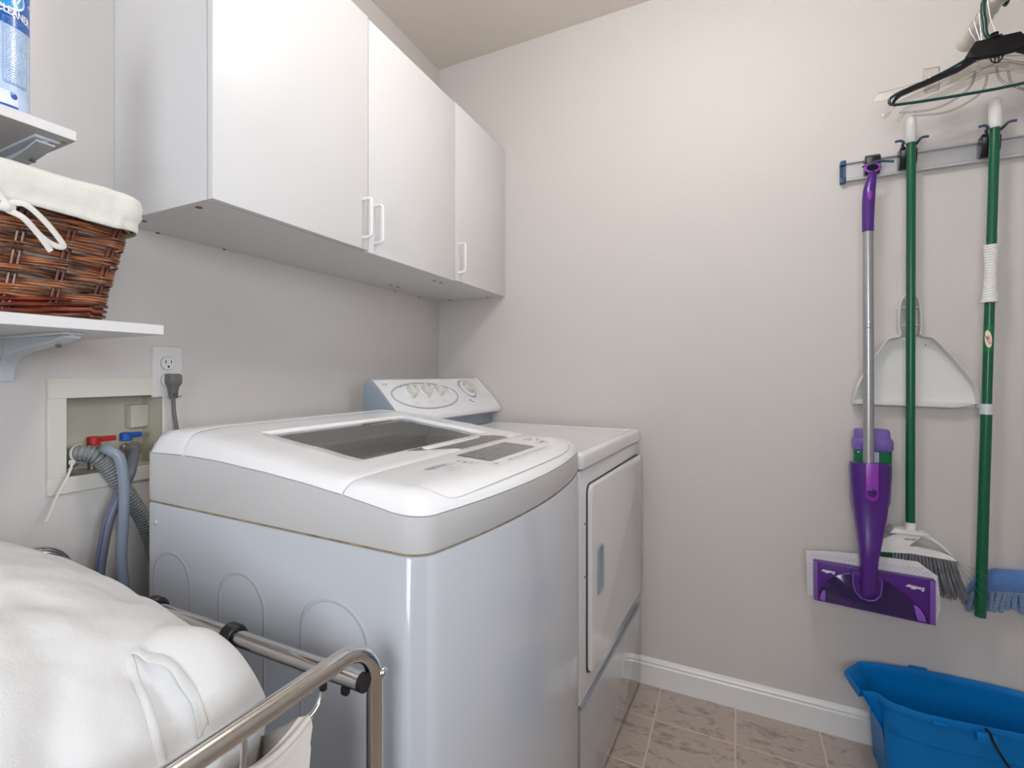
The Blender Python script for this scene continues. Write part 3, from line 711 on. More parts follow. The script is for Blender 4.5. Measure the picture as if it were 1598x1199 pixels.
# end caps
for a, c in ((x0 - .001, x0 + .0065), (x1 - .0065, x1 + .001)):
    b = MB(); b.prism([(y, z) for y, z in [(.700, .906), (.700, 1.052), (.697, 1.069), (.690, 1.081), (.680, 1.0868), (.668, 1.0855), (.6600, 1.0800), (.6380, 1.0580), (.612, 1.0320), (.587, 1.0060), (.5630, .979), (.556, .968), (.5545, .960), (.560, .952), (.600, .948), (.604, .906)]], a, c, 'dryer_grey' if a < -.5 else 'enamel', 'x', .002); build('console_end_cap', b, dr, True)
b = MB(); b.loft([[(x, y, z) for y, z in ((.690, .906), (.690, .955), (.590, .952), (.594, .944), (.601, .936), (.598, .915), (.592, .906))] for x in (x0 + .012, x1 - .010)], 'dryer_grey'); build('console_base', b, dr, True)
# sloping face graphics: oval control field
def fpt(x, t, h):
    p = Vector((x, .6655, 1.0800)) + (Vector((x, .5650, .9770)) - Vector((x, .6655, 1.0800))) * t
    p = p + FN * (.0030 * math.sin(math.pi * max(0, min(1, t))) + h); return tuple(p)
b = MB(); oc = (-.455, .50); RX, RT = .196, .42
def fo(rx, rt, h, n_=48): return [fpt(oc[0] + rx * math.cos(2 * math.pi * k / n_), oc[1] + rt * math.sin(2 * math.pi * k / n_), h) for k in range(n_)]
b.loft([fo(RX, RT, .0004), fo(RX - .001, RT - .007, .0022), fo(RX - .0050, RT - .036, .0022), fo(RX - .0060, RT - .044, .0004)], 'greyline', cap0=False, cap1=False); build('oval_trim', b, cons, True)
def frame_pt(x, t, h): return Vector(fpt(x, t, h))
for i, kx in enumerate((-.548, -.463, -.380)):
    b = MB(); c0 = frame_pt(kx, .40, 0)
    def kp(a, r, h, c0=c0): return tuple(c0 + Vector((1, 0, 0)) * r * math.cos(a) + FT * r * math.sin(a) + FN * h)
    b.loft([[kp(2 * math.pi * k / 24, r, h) for k in range(24)] for r, h in ((.024, .0005), (.0235, .003), (.020, .005))], 'whiteplastic')
    # teardrop grip
    tp = []
    for k in range(28):
        a = 2 * math.pi * k / 28; r = .019 * (1 + .25 * max(0, math.sin(a + .5)) ** 3); tp.append((a, r))
    gr = []
    for s_, h in ((1, .004), (.96, .010), (.78, .021), (.55, .026), (.3, .0275)):
        gr.append([tuple(c0 + Vector((1, 0, 0)) * r * math.cos(a) * s_ * .62 + FT * r * math.sin(a) * (s_ * .35 + .65) * 1.15 + FN * h) for a, r in tp])
    b.loft(gr, 'knob'); ko = build('knob', b, cons, True)
    b = MB(); b.loft([[tuple(c0 + Vector((1, 0, 0)) * (.003 * math.cos(a) + .011) + FT * (.012 * math.sin(a) + .003) + FN * h) for a in [2 * math.pi * k / 12 for k in range(12)]] for h in (.004, .017)], 'whiteplastic'); build('knob_fin', b, ko, True)
b = MB(); c0 = frame_pt(-.298, .42, 0)
b.loft([[tuple(c0 + Vector((1, 0, 0)) * r * .7 * math.cos(a) + FT * r * 1.3 * math.sin(a) + FN * h) for a in [2 * math.pi * k / 20 for k in range(20)]] for r, h in ((.011, .0006), (.011, .004), (.008, .006))], 'whiteplastic'); build('push_button', b, cons, True)
# timer dial
b = MB(); c0 = frame_pt(-.155, .36, 0)
def dk(r, h, n_=36): return [tuple(c0 + Vector((1, 0, 0)) * r * math.cos(2 * math.pi * k / n_) + FT * r * math.sin(2 * math.pi * k / n_) + FN * h) for k in range(n_)]
b.loft([dk(.040, .0008), dk(.0395, .003), dk(.036, .004)], 'whiteplastic'); db = build('timer_dial', b, cons, True)
b = MB(); b.loft([dk(.0475, .0008), dk(.0465, .0014), dk(.0415, .0014), dk(.041, .0008)], 'greyline', cap0=False, cap1=False); build('dial_ring', b, db, True)
b = MB()
rr_ = []
for r, h in ((.026, .004), (.0255, .018), (.024, .021), (.0, .0215)):
    rr_.append([tuple(c0 + Vector((1, 0, 0)) * r * (1 + (.03 if k % 2 else 0)) * math.cos(2 * math.pi * k / 48) + FT * r * (1 + (.03 if k % 2 else 0)) * math.sin(2 * math.pi * k / 48) + FN * h) for k in range(48)])
b.loft(rr_, 'knob'); build('dial_knob', b, db, True)
b = MB()
def ftext(txt, s_, m_, x, t, bold=0): add_text(b, txt, s_, m_, lambda a, c: tuple(Vector(fpt(x + a, t, .0009)) - FT * c), bold)
def fline(x, t, l_, hh=.0016, m_='printlight'): b.add([fpt(x, t, .0009), fpt(x + l_, t, .0009), fpt(x + l_, t + hh / .148, .0009), fpt(x, t + hh / .148, .0009)], [(0, 1, 2, 3)], m_)
fline(-.655, .10, .03, .003, 'print'); fline(-.66, .16, .02)
for kx in (-.548, -.463, -.380):
    fline(kx - .018, .70, .036); fline(kx - .012, .74, .024)
    b.add([fpt(kx - .026 + .004 * k, .20 - .012 * k, .0009) for k in range(4)] + [fpt(kx - .026 + .004 * k, .235 - .012 * k, .0009) for k in range(3, -1, -1)], [(0, 1, 2, 3, 4, 5, 6, 7)], 'blueprint')
for k in range(9): fline(-.235 + .003 * (k % 3), .16 + .075 * k, .012)
for k in range(8): fline(-.090 + .002 * (k % 2), .2 + .075 * k, .014)
fline(-.205, .74, .012, .006, 'blueprint'); fline(-.195, .80, .012, .004, 'blueprint'); fline(-.19, .10, .02, .004, 'blueprint')
build('console_printing', b, cons, True)

# ------------------------------------------------------------------ recessed laundry box, outlet, hoses
lb = thing('laundry_outlet_box', (-1.34, 0, .88), 'ivory recessed washer supply box set into the wall left of the washer', 'supply box')
b = MB()
fx0, fx1, fz0, fz1 = -1.462, -1.2195, .874, 1.0975
for q in ((fx0, fx1, OZ1, fz1), (fx0, fx1, fz0, OZ0), (fx0, OX0, OZ0, OZ1), (OX1, fx1, OZ0, OZ1)): b.box(q[0], q[1], -.0055, -.0005, q[2], q[3], 'ivory', .0012, 1)
build('flange', b, lb)
b = MB(); dd = .072; OX0, OX1, OZ0, OZ1 = OX0 + .0008, OX1 - .0008, OZ0 + .0008, OZ1 - .0008
b.add([(OX0, 0, OZ0), (OX1, 0, OZ0), (OX1, dd, OZ0), (OX0, dd, OZ0), (OX0, 0, OZ1), (OX1, 0, OZ1), (OX1, dd, OZ1), (OX0, dd, OZ1)], [(0, 1, 2, 3), (4, 5, 6, 7), (0, 3, 7, 4), (1, 2, 6, 5), (3, 2, 6, 7)], 'ivory_in')
b.box(-1.282, -1.2425, .045, dd, .985, 1.036, 'ivory_in', .002); build('recess', b, lb, recalc=False)
for x, l_, m_, z in ((-1.364, .034, 'red', .966), (-1.299, .024, 'blue', .968)):
    t = MB()
    v = thing('water_valve', (x, .03, .93), ('red-handled hot' if m_ == 'red' else 'blue-handled cold') + ' water valve inside the ivory supply box', 'valve')
    t.tube([(x, .040, OZ0 + .001), (x, .040, .944)], .008, 'brass', 16); t.lathe([(.012, 0), (.014, .006), (.012, .016)], (x, .034, .934), 'brass', 16)
    t.tube([(x, .036, .944), (x, .010, .944)], .009, 'brass', 16); t.lathe([(.0145, 0), (.0160, .003), (.0160, .012), (.0135, .017)], (x, -.006, .944), 'brass', 20, 'y')
    build('valve_body', t, v)
    h = MB(); h.lathe([(.011, 0), (.0124, .001), (.0124, .0165), (.0105, .018)], (x, .034, z - .009), m_, 20)
    h.box(x + .002, x + .008 + l_, .028, .038, z - .003, z + .008, m_, .0012); build('valve_handle', h, v)
# outlet
ot = thing('wall_outlet', (-1.229, 0, 1.05), 'white duplex power outlet above the right end of the supply box', 'outlet')
pl = MB(); o_ = rrect(-1.2645, -1.1935, 1.0525, 1.1685, .003, 3)
def po_(d, y): return [(-1.229 + (x + 1.229) * (1 - d / .0355), y, 1.1105 + (z - 1.1105) * (1 - d / .058)) for x, z in o_]
pl.loft([po_(0, -.0006), po_(0, -.003), po_(.002, -.006), po_(.004, -.0065)], 'plate'); build('cover_plate', pl, ot)
for z in (1.1295, 1.0915):
    s = MB(); oo = []
    for k in range(36): a = 2 * math.pi * k / 36; oo.append((-1.229 + .0168 * math.cos(a), z + max(-.0140, min(.0140, .0168 * math.sin(a)))))
    s.prism(oo, -.0082, -.0060, 'plate', 'y', .0005)
    s.prism([(-1.229 + (x + 1.229) * 1.05, z + (q - z) * 1.05) for x, q in oo], -.0067, -.0060, 'dark', 'y')
    r_ = build('socket', s, ot)
    s = MB(); s.box(-1.229 - .0075, -1.229 - .0055, -.00835, -.0080, z - .001, z + .0075, 'dark').box(-1.229 + .0055, -1.229 + .0075, -.00835, -.0080, z, z + .007, 'dark')
    s.lathe([(.0001, -.0003), (.0027, -.0003), (.0027, .0005)], (-1.229, -.008, z - .0075), 'dark', 14, 'y'); build('socket_slots', s, r_)
build('plate_screw', MB().lathe([(.0001, -.001), (.0022, -.0008), (.0025, .0004)], (-1.229, -.0068, 1.1105), 'plate', 12, 'y'), ot)
# plug with flexible cord
pc = thing('power_cord', (-1.229, -.02, 1.06), 'grey power cord plugged into the lower socket of the outlet', 'power cord')
px = -1.226
s = MB(); sec = []
for z, wx, wy, yc in ((1.106, .0125, .008, -.018), (1.103, .0148, .0125, -.021), (1.092, .0150, .0130, -.022), (1.084, .0142, .0125, -.022), (1.076, .0100, .0095, -.021), (1.066, .0085, .0080, -.021), (1.056, .0078, .0075, -.021), (1.050, .0072, .007, -.021)):
    sec.append([(px + x, yc + y, z) for x, y in rrect(-wx, wx, -wy, wy, min(wx, wy) * .45, 3)])
s.loft(sec, 'greycord'); build('plug', s, pc)
s = MB()
for z in (1.061, 1.055): s.box(px - .006, px + .006, -.0296, -.028, z - .0008, z + .0008, 'dark')
s.box(px - .006, px - .002, -.0298, -.028, 1.0575, 1.059, 'dark'); build('strain_relief_slots', s, pc)
build('cord', MB().tube(spl([(px, -.021, 1.055), (px + .001, -.022, 1.02), (px + .004, -.026, .985), (px + .008, -.035, .93), (px + .012, -.05, .85), (px + .01, -.06, .70), (px - .0, -.05, .40), (px + .01, -.06, .12)], 8), .0042, 'greycord', 12), pc)
# corrugated drain hose
path = spl([(-1.398, .050, .928), (-1.410, .034, .938), (-1.4115, .010, .946), (-1.406, -.012, .9495), (-1.390, -.024, .9430), (-1.372, -.024, .924), (-1.348, -.026, .886), (-1.321, -.028, .838), (-1.292, -.028, .780), (-1.27, -.035, .68), (-1.27, -.045, .50), (-1.27, -.06, .25), (-1.26, -.07, .10)], 26)
cum = [0]
for i in range(1, len(path)): cum.append(cum[-1] + (Vector(path[i]) - Vector(path[i - 1])).length)
res = []; rad = []; st = .0013; k = 0; i = 0
while k * st < cum[-1]:
    d = k * st
    while cum[i + 1] < d: i += 1
    t = (d - cum[i]) / max(1e-9, cum[i + 1] - cum[i]); res.append(tuple(Vector(path[i]).lerp(Vector(path[i + 1]), t)))
    rad.append(.0150 + (.0013 if (k % 5) in (0, 1, 2) else -.0026)); k += 1
dh = tag(build('drain_hose', MB().tube(res, .013, 'corr', 16, radii=rad), angle=80), 'grey corrugated drain hose bending out of the supply box behind the washer', 'drain hose')
hz = build('supply_hose', MB().tube(spl([(-1.364, .008, .944), (-1.366, -.012, .947), (-1.379, -.040, .956), (-1.382, -.062, .955), (-1.370, -.072, .940), (-1.364, -.076, .90), (-1.363, -.077, .86), (-1.366, -.078, .80), (-1.369, -.078, .74), (-1.363, -.078, .66), (-1.356, -.076, .5), (-1.350, -.074, .3)], 8), .0100, 'hose', 16))
tag(hz, 'light grey-blue water hose running down from the red-handled valve', 'water hose', 'washer supply hoses')
hz = thing('supply_hose', (-1.38, -.03, .6), 'darker grey water hose with a blue stripe from the blue-handled valve', 'water hose', group='washer supply hoses')
cpath = spl([(-1.299, .008, .944), (-1.306, -.008, .940), (-1.320, -.030, .924), (-1.337, -.049, .90), (-1.357, -.054, .870), (-1.380, -.056, .82), (-1.391, -.056, .77), (-1.398, -.055, .71), (-1.396, -.054, .65), (-1.385, -.048, .5), (-1.375, -.048, .3)], 8)
build('hose_body', MB().tube(cpath, .0100, 'hose_dark', 16), hz)
build('hose_stripe', MB().tube([(x - .0075, y - .0062, z) for x, y, z in cpath[12:]], .0012, 'hoseblue', 8), hz)
ztt = thing('cable_tie', (-1.44, -.03, .86), 'translucent white cable tie strapped round the drain hose, tail hanging down', 'cable tie')
s = MB(); cpt = Vector((-1.4085, -.005, .9485)); dirv = Vector((.006, -.022, .004)).normalized()
u = dirv.cross(Vector((0, 0, 1))).normalized(); v_ = dirv.cross(u)
rg = []
for k in range(29):
    a = 2 * math.pi * k / 28; c_ = cpt + (u * math.cos(a) + v_ * math.sin(a)) * .0172; c2 = cpt + (u * math.cos(a) + v_ * math.sin(a)) * .0186
    rg.append([tuple(c_ - dirv * .0025), tuple(c_ + dirv * .0025), tuple(c2 + dirv * .0025), tuple(c2 - dirv * .0025)])
s.loft(rg, 'ziptie', cap0=False, cap1=False); build('strap', s, ztt)
build('tie_head', MB().box(-1.4300, -1.4210, -.0180, -.0100, .9300, .9390, 'ziptie', .0012), ztt)
tl = spl([(-1.4255, -.0160, .934), (-1.438, -.024, .910), (-1.458, -.034, .882), (-1.472, -.040, .855), (-1.481, -.044, .838)], 6)
build('tie_tail', MB().loft([[(x - .0024, y, z), (x + .0024, y, z), (x + .0024, y - .001, z), (x - .0024, y - .001, z)] for x, y, z in tl], 'ziptie'), ztt)

# ------------------------------------------------------------------ chrome laundry cart
lc = thing('laundry_cart', (-1.75, -.40, 0), 'chrome tube laundry cart standing against the left side of the washer', 'laundry cart')
TR = .0104
def uframe(y0, y1, xr, xl, zt, rb=.055):
    pts = [(xr, y0, .06), (xr, y0, .3), (xr, y0, zt - rb - .02)]
    for k in range(9): a = R(90 * k / 8); pts.append((xr - rb + rb * math.cos(a), y0 + (y1 - y0) * (rb - rb * math.cos(a)) / (xr - xl), zt - rb + rb * math.sin(a)))
    for k in range(9): a = R(90 * k / 8); pts.append((xl + rb - rb * math.sin(a), lerp(y0, y1, (xr - (xl + rb - rb * math.sin(a))) / (xr - xl)), zt - rb + rb * math.cos(a)))
    pts += [(xl, y1, .3), (xl, y1, .06)]
    return pts
build('front_frame', MB().tube(uframe(-.754, -.725, -1.4400, -2.16, .7850), TR, 'chrome', 20), lc)
build('rear_frame', MB().tube(uframe(-.040, -.032, -1.4440, -2.16, .7850), TR, 'chrome', 20), lc)
rz = .7415
def rail(x0, y0, z0, x1, y1, z1):
    build('side_rail', MB().tube([(x0, y0, z0), (x1, y1, z1)], .0108, 'chrome', 20), lc)
rail(-1.4625, -.752, rz, -1.4680, -.040, rz)
rail(-2.145, -.715, rz, -2.145, -.040, rz)
build('rail_end_cap', MB().tube([(-1.4624, -.7575, rz), (-1.4625, -.751, rz)], .0109, 'black', 20), lc)
build('frame_bolt', MB().lathe([(.0001, -.0035), (.004, -.003), (.0065, -.0012), (.007, .0005)], (-1.4360, -.7645, .7420), 'zinc', 18, 'y'), lc)
for y in (-.525, -.345):
    s = MB(); c_ = (-1.4645, y, rz)
    pts = []
    for k in range(60): a = 2 * math.pi * k / 20; pts.append((c_[0] + .0135 * math.cos(a), y - .010 + .020 * k / 59 * .9, c_[2] + .0135 * math.sin(a)))
    s.tube(pts, .0042, 'black', 10); s.tube(spl([(c_[0] - .014, y - .008, c_[2]), (c_[0] - .016, y - .012, c_[2] - .018), (c_[0] - .024, y - .013, c_[2] - .034)], 5), .0042, 'black', 10); build('rail_clip', s, lc)
for x, y in ((-1.440, -.754), (-2.16, -.725), (-1.444, -.040), (-2.16, -.032)):
    build('caster', MB().lathe([(.012, -.011), (.024, -.009), (.026, 0), (.024, .009), (.012, .011)], (x, y, .026), 'black', 24, 'x').tube([(x, y, .026), (x, y, .075)], .008, 'black', 10), lc)
build('base_shelf', MB().tube([(-1.440, -.75, .10), (-1.444, -.045, .10)], .006, 'chrome').tube([(-2.16, -.72, .10), (-2.16, -.04, .10)], .006, 'chrome').tube([(-1.44, -.754, .10), (-2.16, -.725, .10)], .006, 'chrome').tube([(-1.444, -.040, .10), (-2.16, -.032, .10)], .006, 'chrome'), lc)
s = MB(); s.tube(spl([(-1.5250, -.7500, .779), (-1.5250, -.7500, .770), (-1.5255, -.749, .762), (-1.5290, -.748, .754), (-1.5350, -.747, .748), (-1.5400, -.745, .744)], 5), .0030, 'zinc', 10)
hk = build('bag_hook', s, lc); build('hook_sleeve', MB().tube([(-1.5250, -.7500, .781), (-1.5250, -.7500, .766)], .0043, 'black', 12), hk)
s = MB(); s.tube(spl([(-1.6340, -.7440, .7730), (-1.626, -.744, .7740), (-1.6215, -.744, .7690), (-1.6220, -.744, .755), (-1.6230, -.744, .7450), (-1.626, -.744, .7400)], 5), .0030, 'zinc', 10); build('bag_hook', s, lc)
build('frame_clip', MB().box(-1.470, -1.462, -.735, -.725, .722, .732, 'black', .002), lc)

# canvas bag slung from the cart
def noise(x, y, s_=1.0):
    from mathutils import noise as nz
    return nz.noise(Vector((x * s_, y * s_, 3.1)))
bg_ = MB()
corn = [(-1.4935, -.6985), (-2.10, -.690), (-2.10, -.09), (-1.475, -.085)]
rimp = []
def sag(t, d): return -d * (1 - (2 * t - 1) ** 2)
for k in range(13): t = k / 12; rimp.append((lerp(-1.5375, -1.624, t), -.7445 + .004 * math.sin(math.pi * t), .7440 + (-.003) * t + sag(t, .014)))
for k in range(1, 25): t = k / 24; rimp.append((lerp(-1.624, -2.10, t), -.7445 + .02 * t + .003 * math.sin(math.pi * t * 3), .741 + sag(t, .03)))
for k in range(1, 17): t = k / 16; rimp.append((-2.10, lerp(-.7245, -.09, t), .74 + sag(t, .05)))
for k in range(1, 21): t = k / 20; rimp.append((lerp(-2.10, -1.500, t), -.09, .74 + sag(t, .03)))
for k in range(1, 28): t = k / 28; rimp.append((lerp(-1.500, -1.5375, t) - .012 * math.sin(math.pi * t), lerp(-.09, -.7445, t), .74 + .004 * t + sag(t, .12)))
rings = []
ctr = Vector((-1.81, -.42, 0))
for h, sc_, wv in ((0, .985, 0), (.0, 1, 0), (.012, 1.004, 0), (.03, .998, .2), (.034, 1.0, .2), (.08, .99, .6), (.15, .98, 1), (.25, .97, 1), (.40, .95, 1), (.56, .90, .6)):
    r_ = []
    for i, p in enumerate(rimp):
        w_ = wv * .005 * math.sin(i * 1.9 + h * 3)
        z = max(.125, lerp(p[2], .74, min(1, h / .3)) - h); q = Vector((p[0], p[1], 0)); d = (q - ctr); f_ = sc_ + w_ / max(.1, d.length)
        r_.append((ctr.x + d.x * f_, ctr.y + d.y * f_, z))
    rings.append(r_)
inner = [[(ctr.x + (x - ctr.x) * .985, ctr.y + (y - ctr.y) * .985, z - .0005) for x, y, z in rg] for rg in rings]
bg_.loft(rings, 'canvas', cap0=False, cap1=True); bg_.loft(inner, 'canvas', cap0=False, cap1=True)
lbag = thing('laundry_bag', (-1.79, -.39, .12), 'cream canvas laundry bag hooked inside the chrome cart, full of white clothes', 'laundry bag')
bo = build('bag_body', bg_, lbag, angle=80)
s = MB(); s.tube([(x, y, z + .0002) for x, y, z in rimp[:37]], .0035, 'canvas', 10); build('bag_hem', s, lbag)

# ------------------------------------------------------------------ pile of white clothes
HC = (-1.82, -.41)
def seg_d(px, py, a, b):
    ax, ay = a; bx, by = b; dx, dy = bx - ax, by - ay; t = max(0, min(1, ((px - ax) * dx + (py - ay) * dy) / (dx * dx + dy * dy))); return math.hypot(px - ax - t * dx, py - ay - t * dy), t
def poly_d(x, y, P):
    best = (9, 0, 0)
    for i in range(len(P) - 1):
        d, t = seg_d(x, y, P[i], P[i + 1])
        if d < best[0]: best = (d, (i + t) / (len(P) - 1), i)
    return best[0], best[1]
SLIT = [(-1.6595, -.622), (-1.6520, -.638), (-1.6450, -.655), (-1.6410, -.6715), (-1.6390, -.6850), (-1.6400, -.7000)]
CREASE = [([(-1.98, -.55), (-1.80, -.50), (-1.70, -.50), (-1.655, -.56)], .006, .022), ([(-1.655, -.56), (-1.60, -.50), (-1.54, -.44), (-1.50, -.40)], .004, .018), ([(-1.80, -.30), (-1.68, -.27), (-1.58, -.30)], .006, .020),
          ([(-1.70, -.60), (-1.73, -.64), (-1.74, -.70)], .010, .016), ([(-1.76, -.56), (-1.79, -.62), (-1.80, -.70)], .008, .018), ([(-1.60, -.60), (-1.56, -.62), (-1.53, -.66)], .005, .010), ([(-1.75, -.42), (-1.83, -.46), (-1.90, -.45)], .006, .02), ([(-1.56, -.50), (-1.53, -.56), (-1.52, -.60)], .005, .012)]
from mathutils import noise as _nz
def heap(u, v):
    # u: angle 0..1, v: 0 centre .. 1 rim
    a = 2 * math.pi * u; c, s_ = math.cos(a), math.sin(a)
    rx = .330 if c > 0 else .28; ry = .273 if s_ > 0 else .302
    e = 5.0 if (c > 0 and s_ < 0) else 2.8; k = (abs(c) ** e + abs(s_) ** e) ** (-1 / e)
    x = HC[0] + rx * k * c * v; y = HC[1] + ry * k * s_ * v
    z = .716 + (.202 + .069 * s_ * v) * max(0, 1 - v ** 2.206) ** .618
    # a sleeve hangs out over the front right corner
    dd_ = math.hypot((x + 1.585) / .060, (y + .660) / .075)
    if dd_ < 1: z = z + .034 * (1 - dd_ * dd_)
    z += .013 * _nz.noise(Vector((x * 7, y * 7, 0))) + .0055 * _nz.noise(Vector((x * 19 + 5, y * 19, 1))) + .0016 * _nz.noise(Vector((x * 46, y * 46, 2)))
    for P, dep, wd in CREASE:
        d, t = poly_d(x, y, P)
        if d < wd * 3: z -= 1.5 * dep * math.exp(-(d / wd) ** 2) * math.sin(math.pi * min(1, max(0, t * .9 + .05)))
    d, t = poly_d(x, y, SLIT)
    if d < .02: z -= .007 * math.exp(-(d / .006) ** 2) * math.sin(math.pi * min(1, t * .95 + .05))
    return (x, y, z)
h = MB(); NU, NV = 300, 150
rings = []
for j in range(NV + 1):
    v = (j / NV) ** .8
    rings.append([heap(i / NU, max(.002, v)) for i in range(NU)])
last = rings[-1]
for dz in (.02, .06, .12): rings.append([(HC[0] + (x - HC[0]) * (1 - dz * .35), HC[1] + (y - HC[1]) * (1 - dz * .35), z - dz) for x, y, z in last])
h.loft(rings, 'white_cloth', cap0=True, cap1=True)
cl = thing('white_clothes', (HC[0], HC[1], .58), 'heap of crumpled white cotton clothes with a pocket slit, piled in the laundry cart', 'clothes')
build('trousers', h, cl, angle=180)
def onheap(x, y):
    # find the height of the pile by marching on the polar grid
    dx, dy = x - HC[0], y - HC[1]; u = (math.atan2(dy, dx) / (2 * math.pi)) % 1
    lo, hi = 0.002, 1.0
    for _ in range(24):
        m_ = (lo + hi) / 2; q = heap(u, m_)
        if math.hypot(q[0] - HC[0], q[1] - HC[1]) < math.hypot(dx, dy): lo = m_
        else: hi = m_
    q = heap(u, lo); return q
s = MB()
def stitch(P, off=0.0):
    P2 = [(a, b, 0) for a, b in P]
    for p in spl(P2, 24):
        q = onheap(p[0] + off, p[1]); 
        s.lathe([(.0001, .0012), (.0008, .0008), (.0009, -.001)], (q[0], q[1], q[2]), 'seam', 6)
stitch([(x + .0085, y + .002) for x, y in SLIT])

build('pocket_stitching', s, cl)
s = MB(); fl_ = []
for i, p in enumerate(spl([(a, b, 0) for a, b in SLIT], 8)):
    n_ = 8 * (len(SLIT) - 1); t = i / n_; lift = .0075 * math.sin(math.pi * min(1, t * 1.1)) ** .8 + .0012; q = onheap(p[0] + .010, p[1] + .004); b0 = onheap(p[0] + .003, p[1]); wv = .0012 * math.sin(t * 17)
    fl_.append([(q[0], q[1], q[2] + .0004), (lerp(q[0], b0[0], .5), lerp(q[1], b0[1], .5), lerp(q[2], b0[2], .5) + lift * .75), (b0[0] - .003 + wv, b0[1], b0[2] + lift), (b0[0] - .0045 + wv, b0[1], b0[2] + lift - .0006), (b0[0] - .003 + wv, b0[1], b0[2] + lift - .0016), (b0[0] + .003, b0[1], b0[2] + lift * .5), (b0[0] + .006, b0[1] + .002, b0[2] - .001)])
s.loft(fl_, 'white_cloth', closed=False); build('pocket_edge', s, cl, angle=180)
s = MB(); fl_ = []
for i, p in enumerate(spl([(-1.6595, -.622, 0), (-1.6640, -.6420, 0), (-1.6660, -.6600, 0), (-1.6690, -.6760, 0), (-1.6740, -.7000, 0)], 8)):
    t = i / 32; q = onheap(p[0], p[1]); q2 = onheap(p[0] - .006, p[1]); h_ = .004 * min(1, t * 3)
    fl_.append([(q2[0], q2[1], q2[2] + .0003), (q[0] - .002, q[1], q[2] + h_ * .8), (q[0] + .001, q[1], q[2] + h_), (q[0] + .0025, q[1], q[2] + h_ * .6), (q[0] + .0025, q[1], q[2] - .002)])
s.loft(fl_, 'white_cloth', closed=False); build('pocket_fold', s, cl, angle=180)

# ------------------------------------------------------------------ wicker basket with cloth liner
BX0, BX1, BY0, BY1, BZ = -1.910, -1.500, -.275, -.045, 1.1873
wb = thing('wicker_basket', ((BX0 + BX1) / 2, (BY0 + BY1) / 2, BZ), 'brown wicker basket with a cream cloth liner and bow on the lower shelf', 'basket')
def bpath(z, off=0.0, n=None):
    f = (z - BZ) / .20; fl = .044 * f
    x0, x1, y0, y1 = BX0 - fl * .8 - off, BX1 + fl + off, BY0 - .026 * f - off, BY1 + .02 * f + off
    return rrect(x0, x1, y0, y1, .022 + off, 5)
def resample(P, N):
    P = P + P[:1]; L = [0]
    for a, b in zip(P, P[1:]): L.append(L[-1] + math.hypot(b[0] - a[0], b[1] - a[1]))
    out = []; i = 0
    for k in range(N):
        d = L[-1] * k / N
        while L[i + 1] < d: i += 1
        t = (d - L[i]) / max(1e-9, L[i + 1] - L[i]); out.append((lerp(P[i][0], P[i + 1][0], t), lerp(P[i][1], P[i + 1][1], t)))
    return out
NS = 24; NP = NS * 10
s = MB(); zb = BZ + .026; band = 0
while zb < BZ + .172:
    ph = band % 2; nst = 3 if band % 3 else 4
    for j in range(nst):
        z0 = zb + j * .0040; tilt = random.uniform(-.0016, .0016)
        base = resample(bpath(z0), NP); pts = []
        for k, (x, y) in enumerate(base):
            x2, y2 = base[(k + 1) % NP]; dx, dy = x2 - x, y2 - y; l_ = math.hypot(dx, dy) or 1; nx, ny = dy / l_, -dx / l_
            o_ = .0052 * math.cos(math.pi * k / 10 + math.pi * ph)
            zz = z0 + tilt * math.sin(math.pi * k / 20 + band) + .0022 * math.sin(math.pi * k / 10 + math.pi * ph) * (j - 1) * .35 + .0005 * _nz.noise(Vector((k * .3, band, j)))
            pts.append((x + nx * o_, y + ny * o_, zz))
        s.tube(pts, .00205, 'wicker', 7, closed=True)
    zb += nst * .0040 + .0014; band += 1
build('weave', s, wb, angle=60)
s = MB()
for k in range(NS):
    for d in (-.0035, .0035):
        pts = []
        for z in (BZ + .004, BZ + .06, BZ + .12, BZ + .178):
            P = resample(bpath(z), NP); x, y = P[(k * 10) % NP]; x2, y2 = P[(k * 10 + 1) % NP]; l_ = math.hypot(x2 - x, y2 - y); pts.append((x + (x2 - x) / l_ * d, y + (y2 - y) / l_ * d, z))
        s.tube(pts, .0026, 'stake', 7)
build('stakes', s, wb)
s = MB()
for j in range(5):
    for ph in (0, 1):
        z0 = BZ + .0045 + j * .0048; P = resample(bpath(z0, .0015 if j < 3 else 0), NP)
        pts = []
        for k, (x, y) in enumerate(P):
            x2, y2 = P[(k + 1) % NP]; dx, dy = x2 - x, y2 - y; l_ = math.hypot(dx, dy) or 1; nx, ny = dy / l_, -dx / l_
            a = 2 * math.pi * k / 26 + math.pi * ph + j * 1.3; pts.append((x + nx * .0040 * math.cos(a), y + ny * .0040 * math.cos(a), max(BZ + .0031, z0 + .0028 * math.sin(a))))
        s.tube(pts, .0029, 'wickerd', 7, closed=True)
build('braided_border', s, wb)
s = MB(); s.prism(resample(bpath(BZ + .008, -.004), 60), BZ + .004, BZ + .010, 'stake'); build('bottom', s, wb)
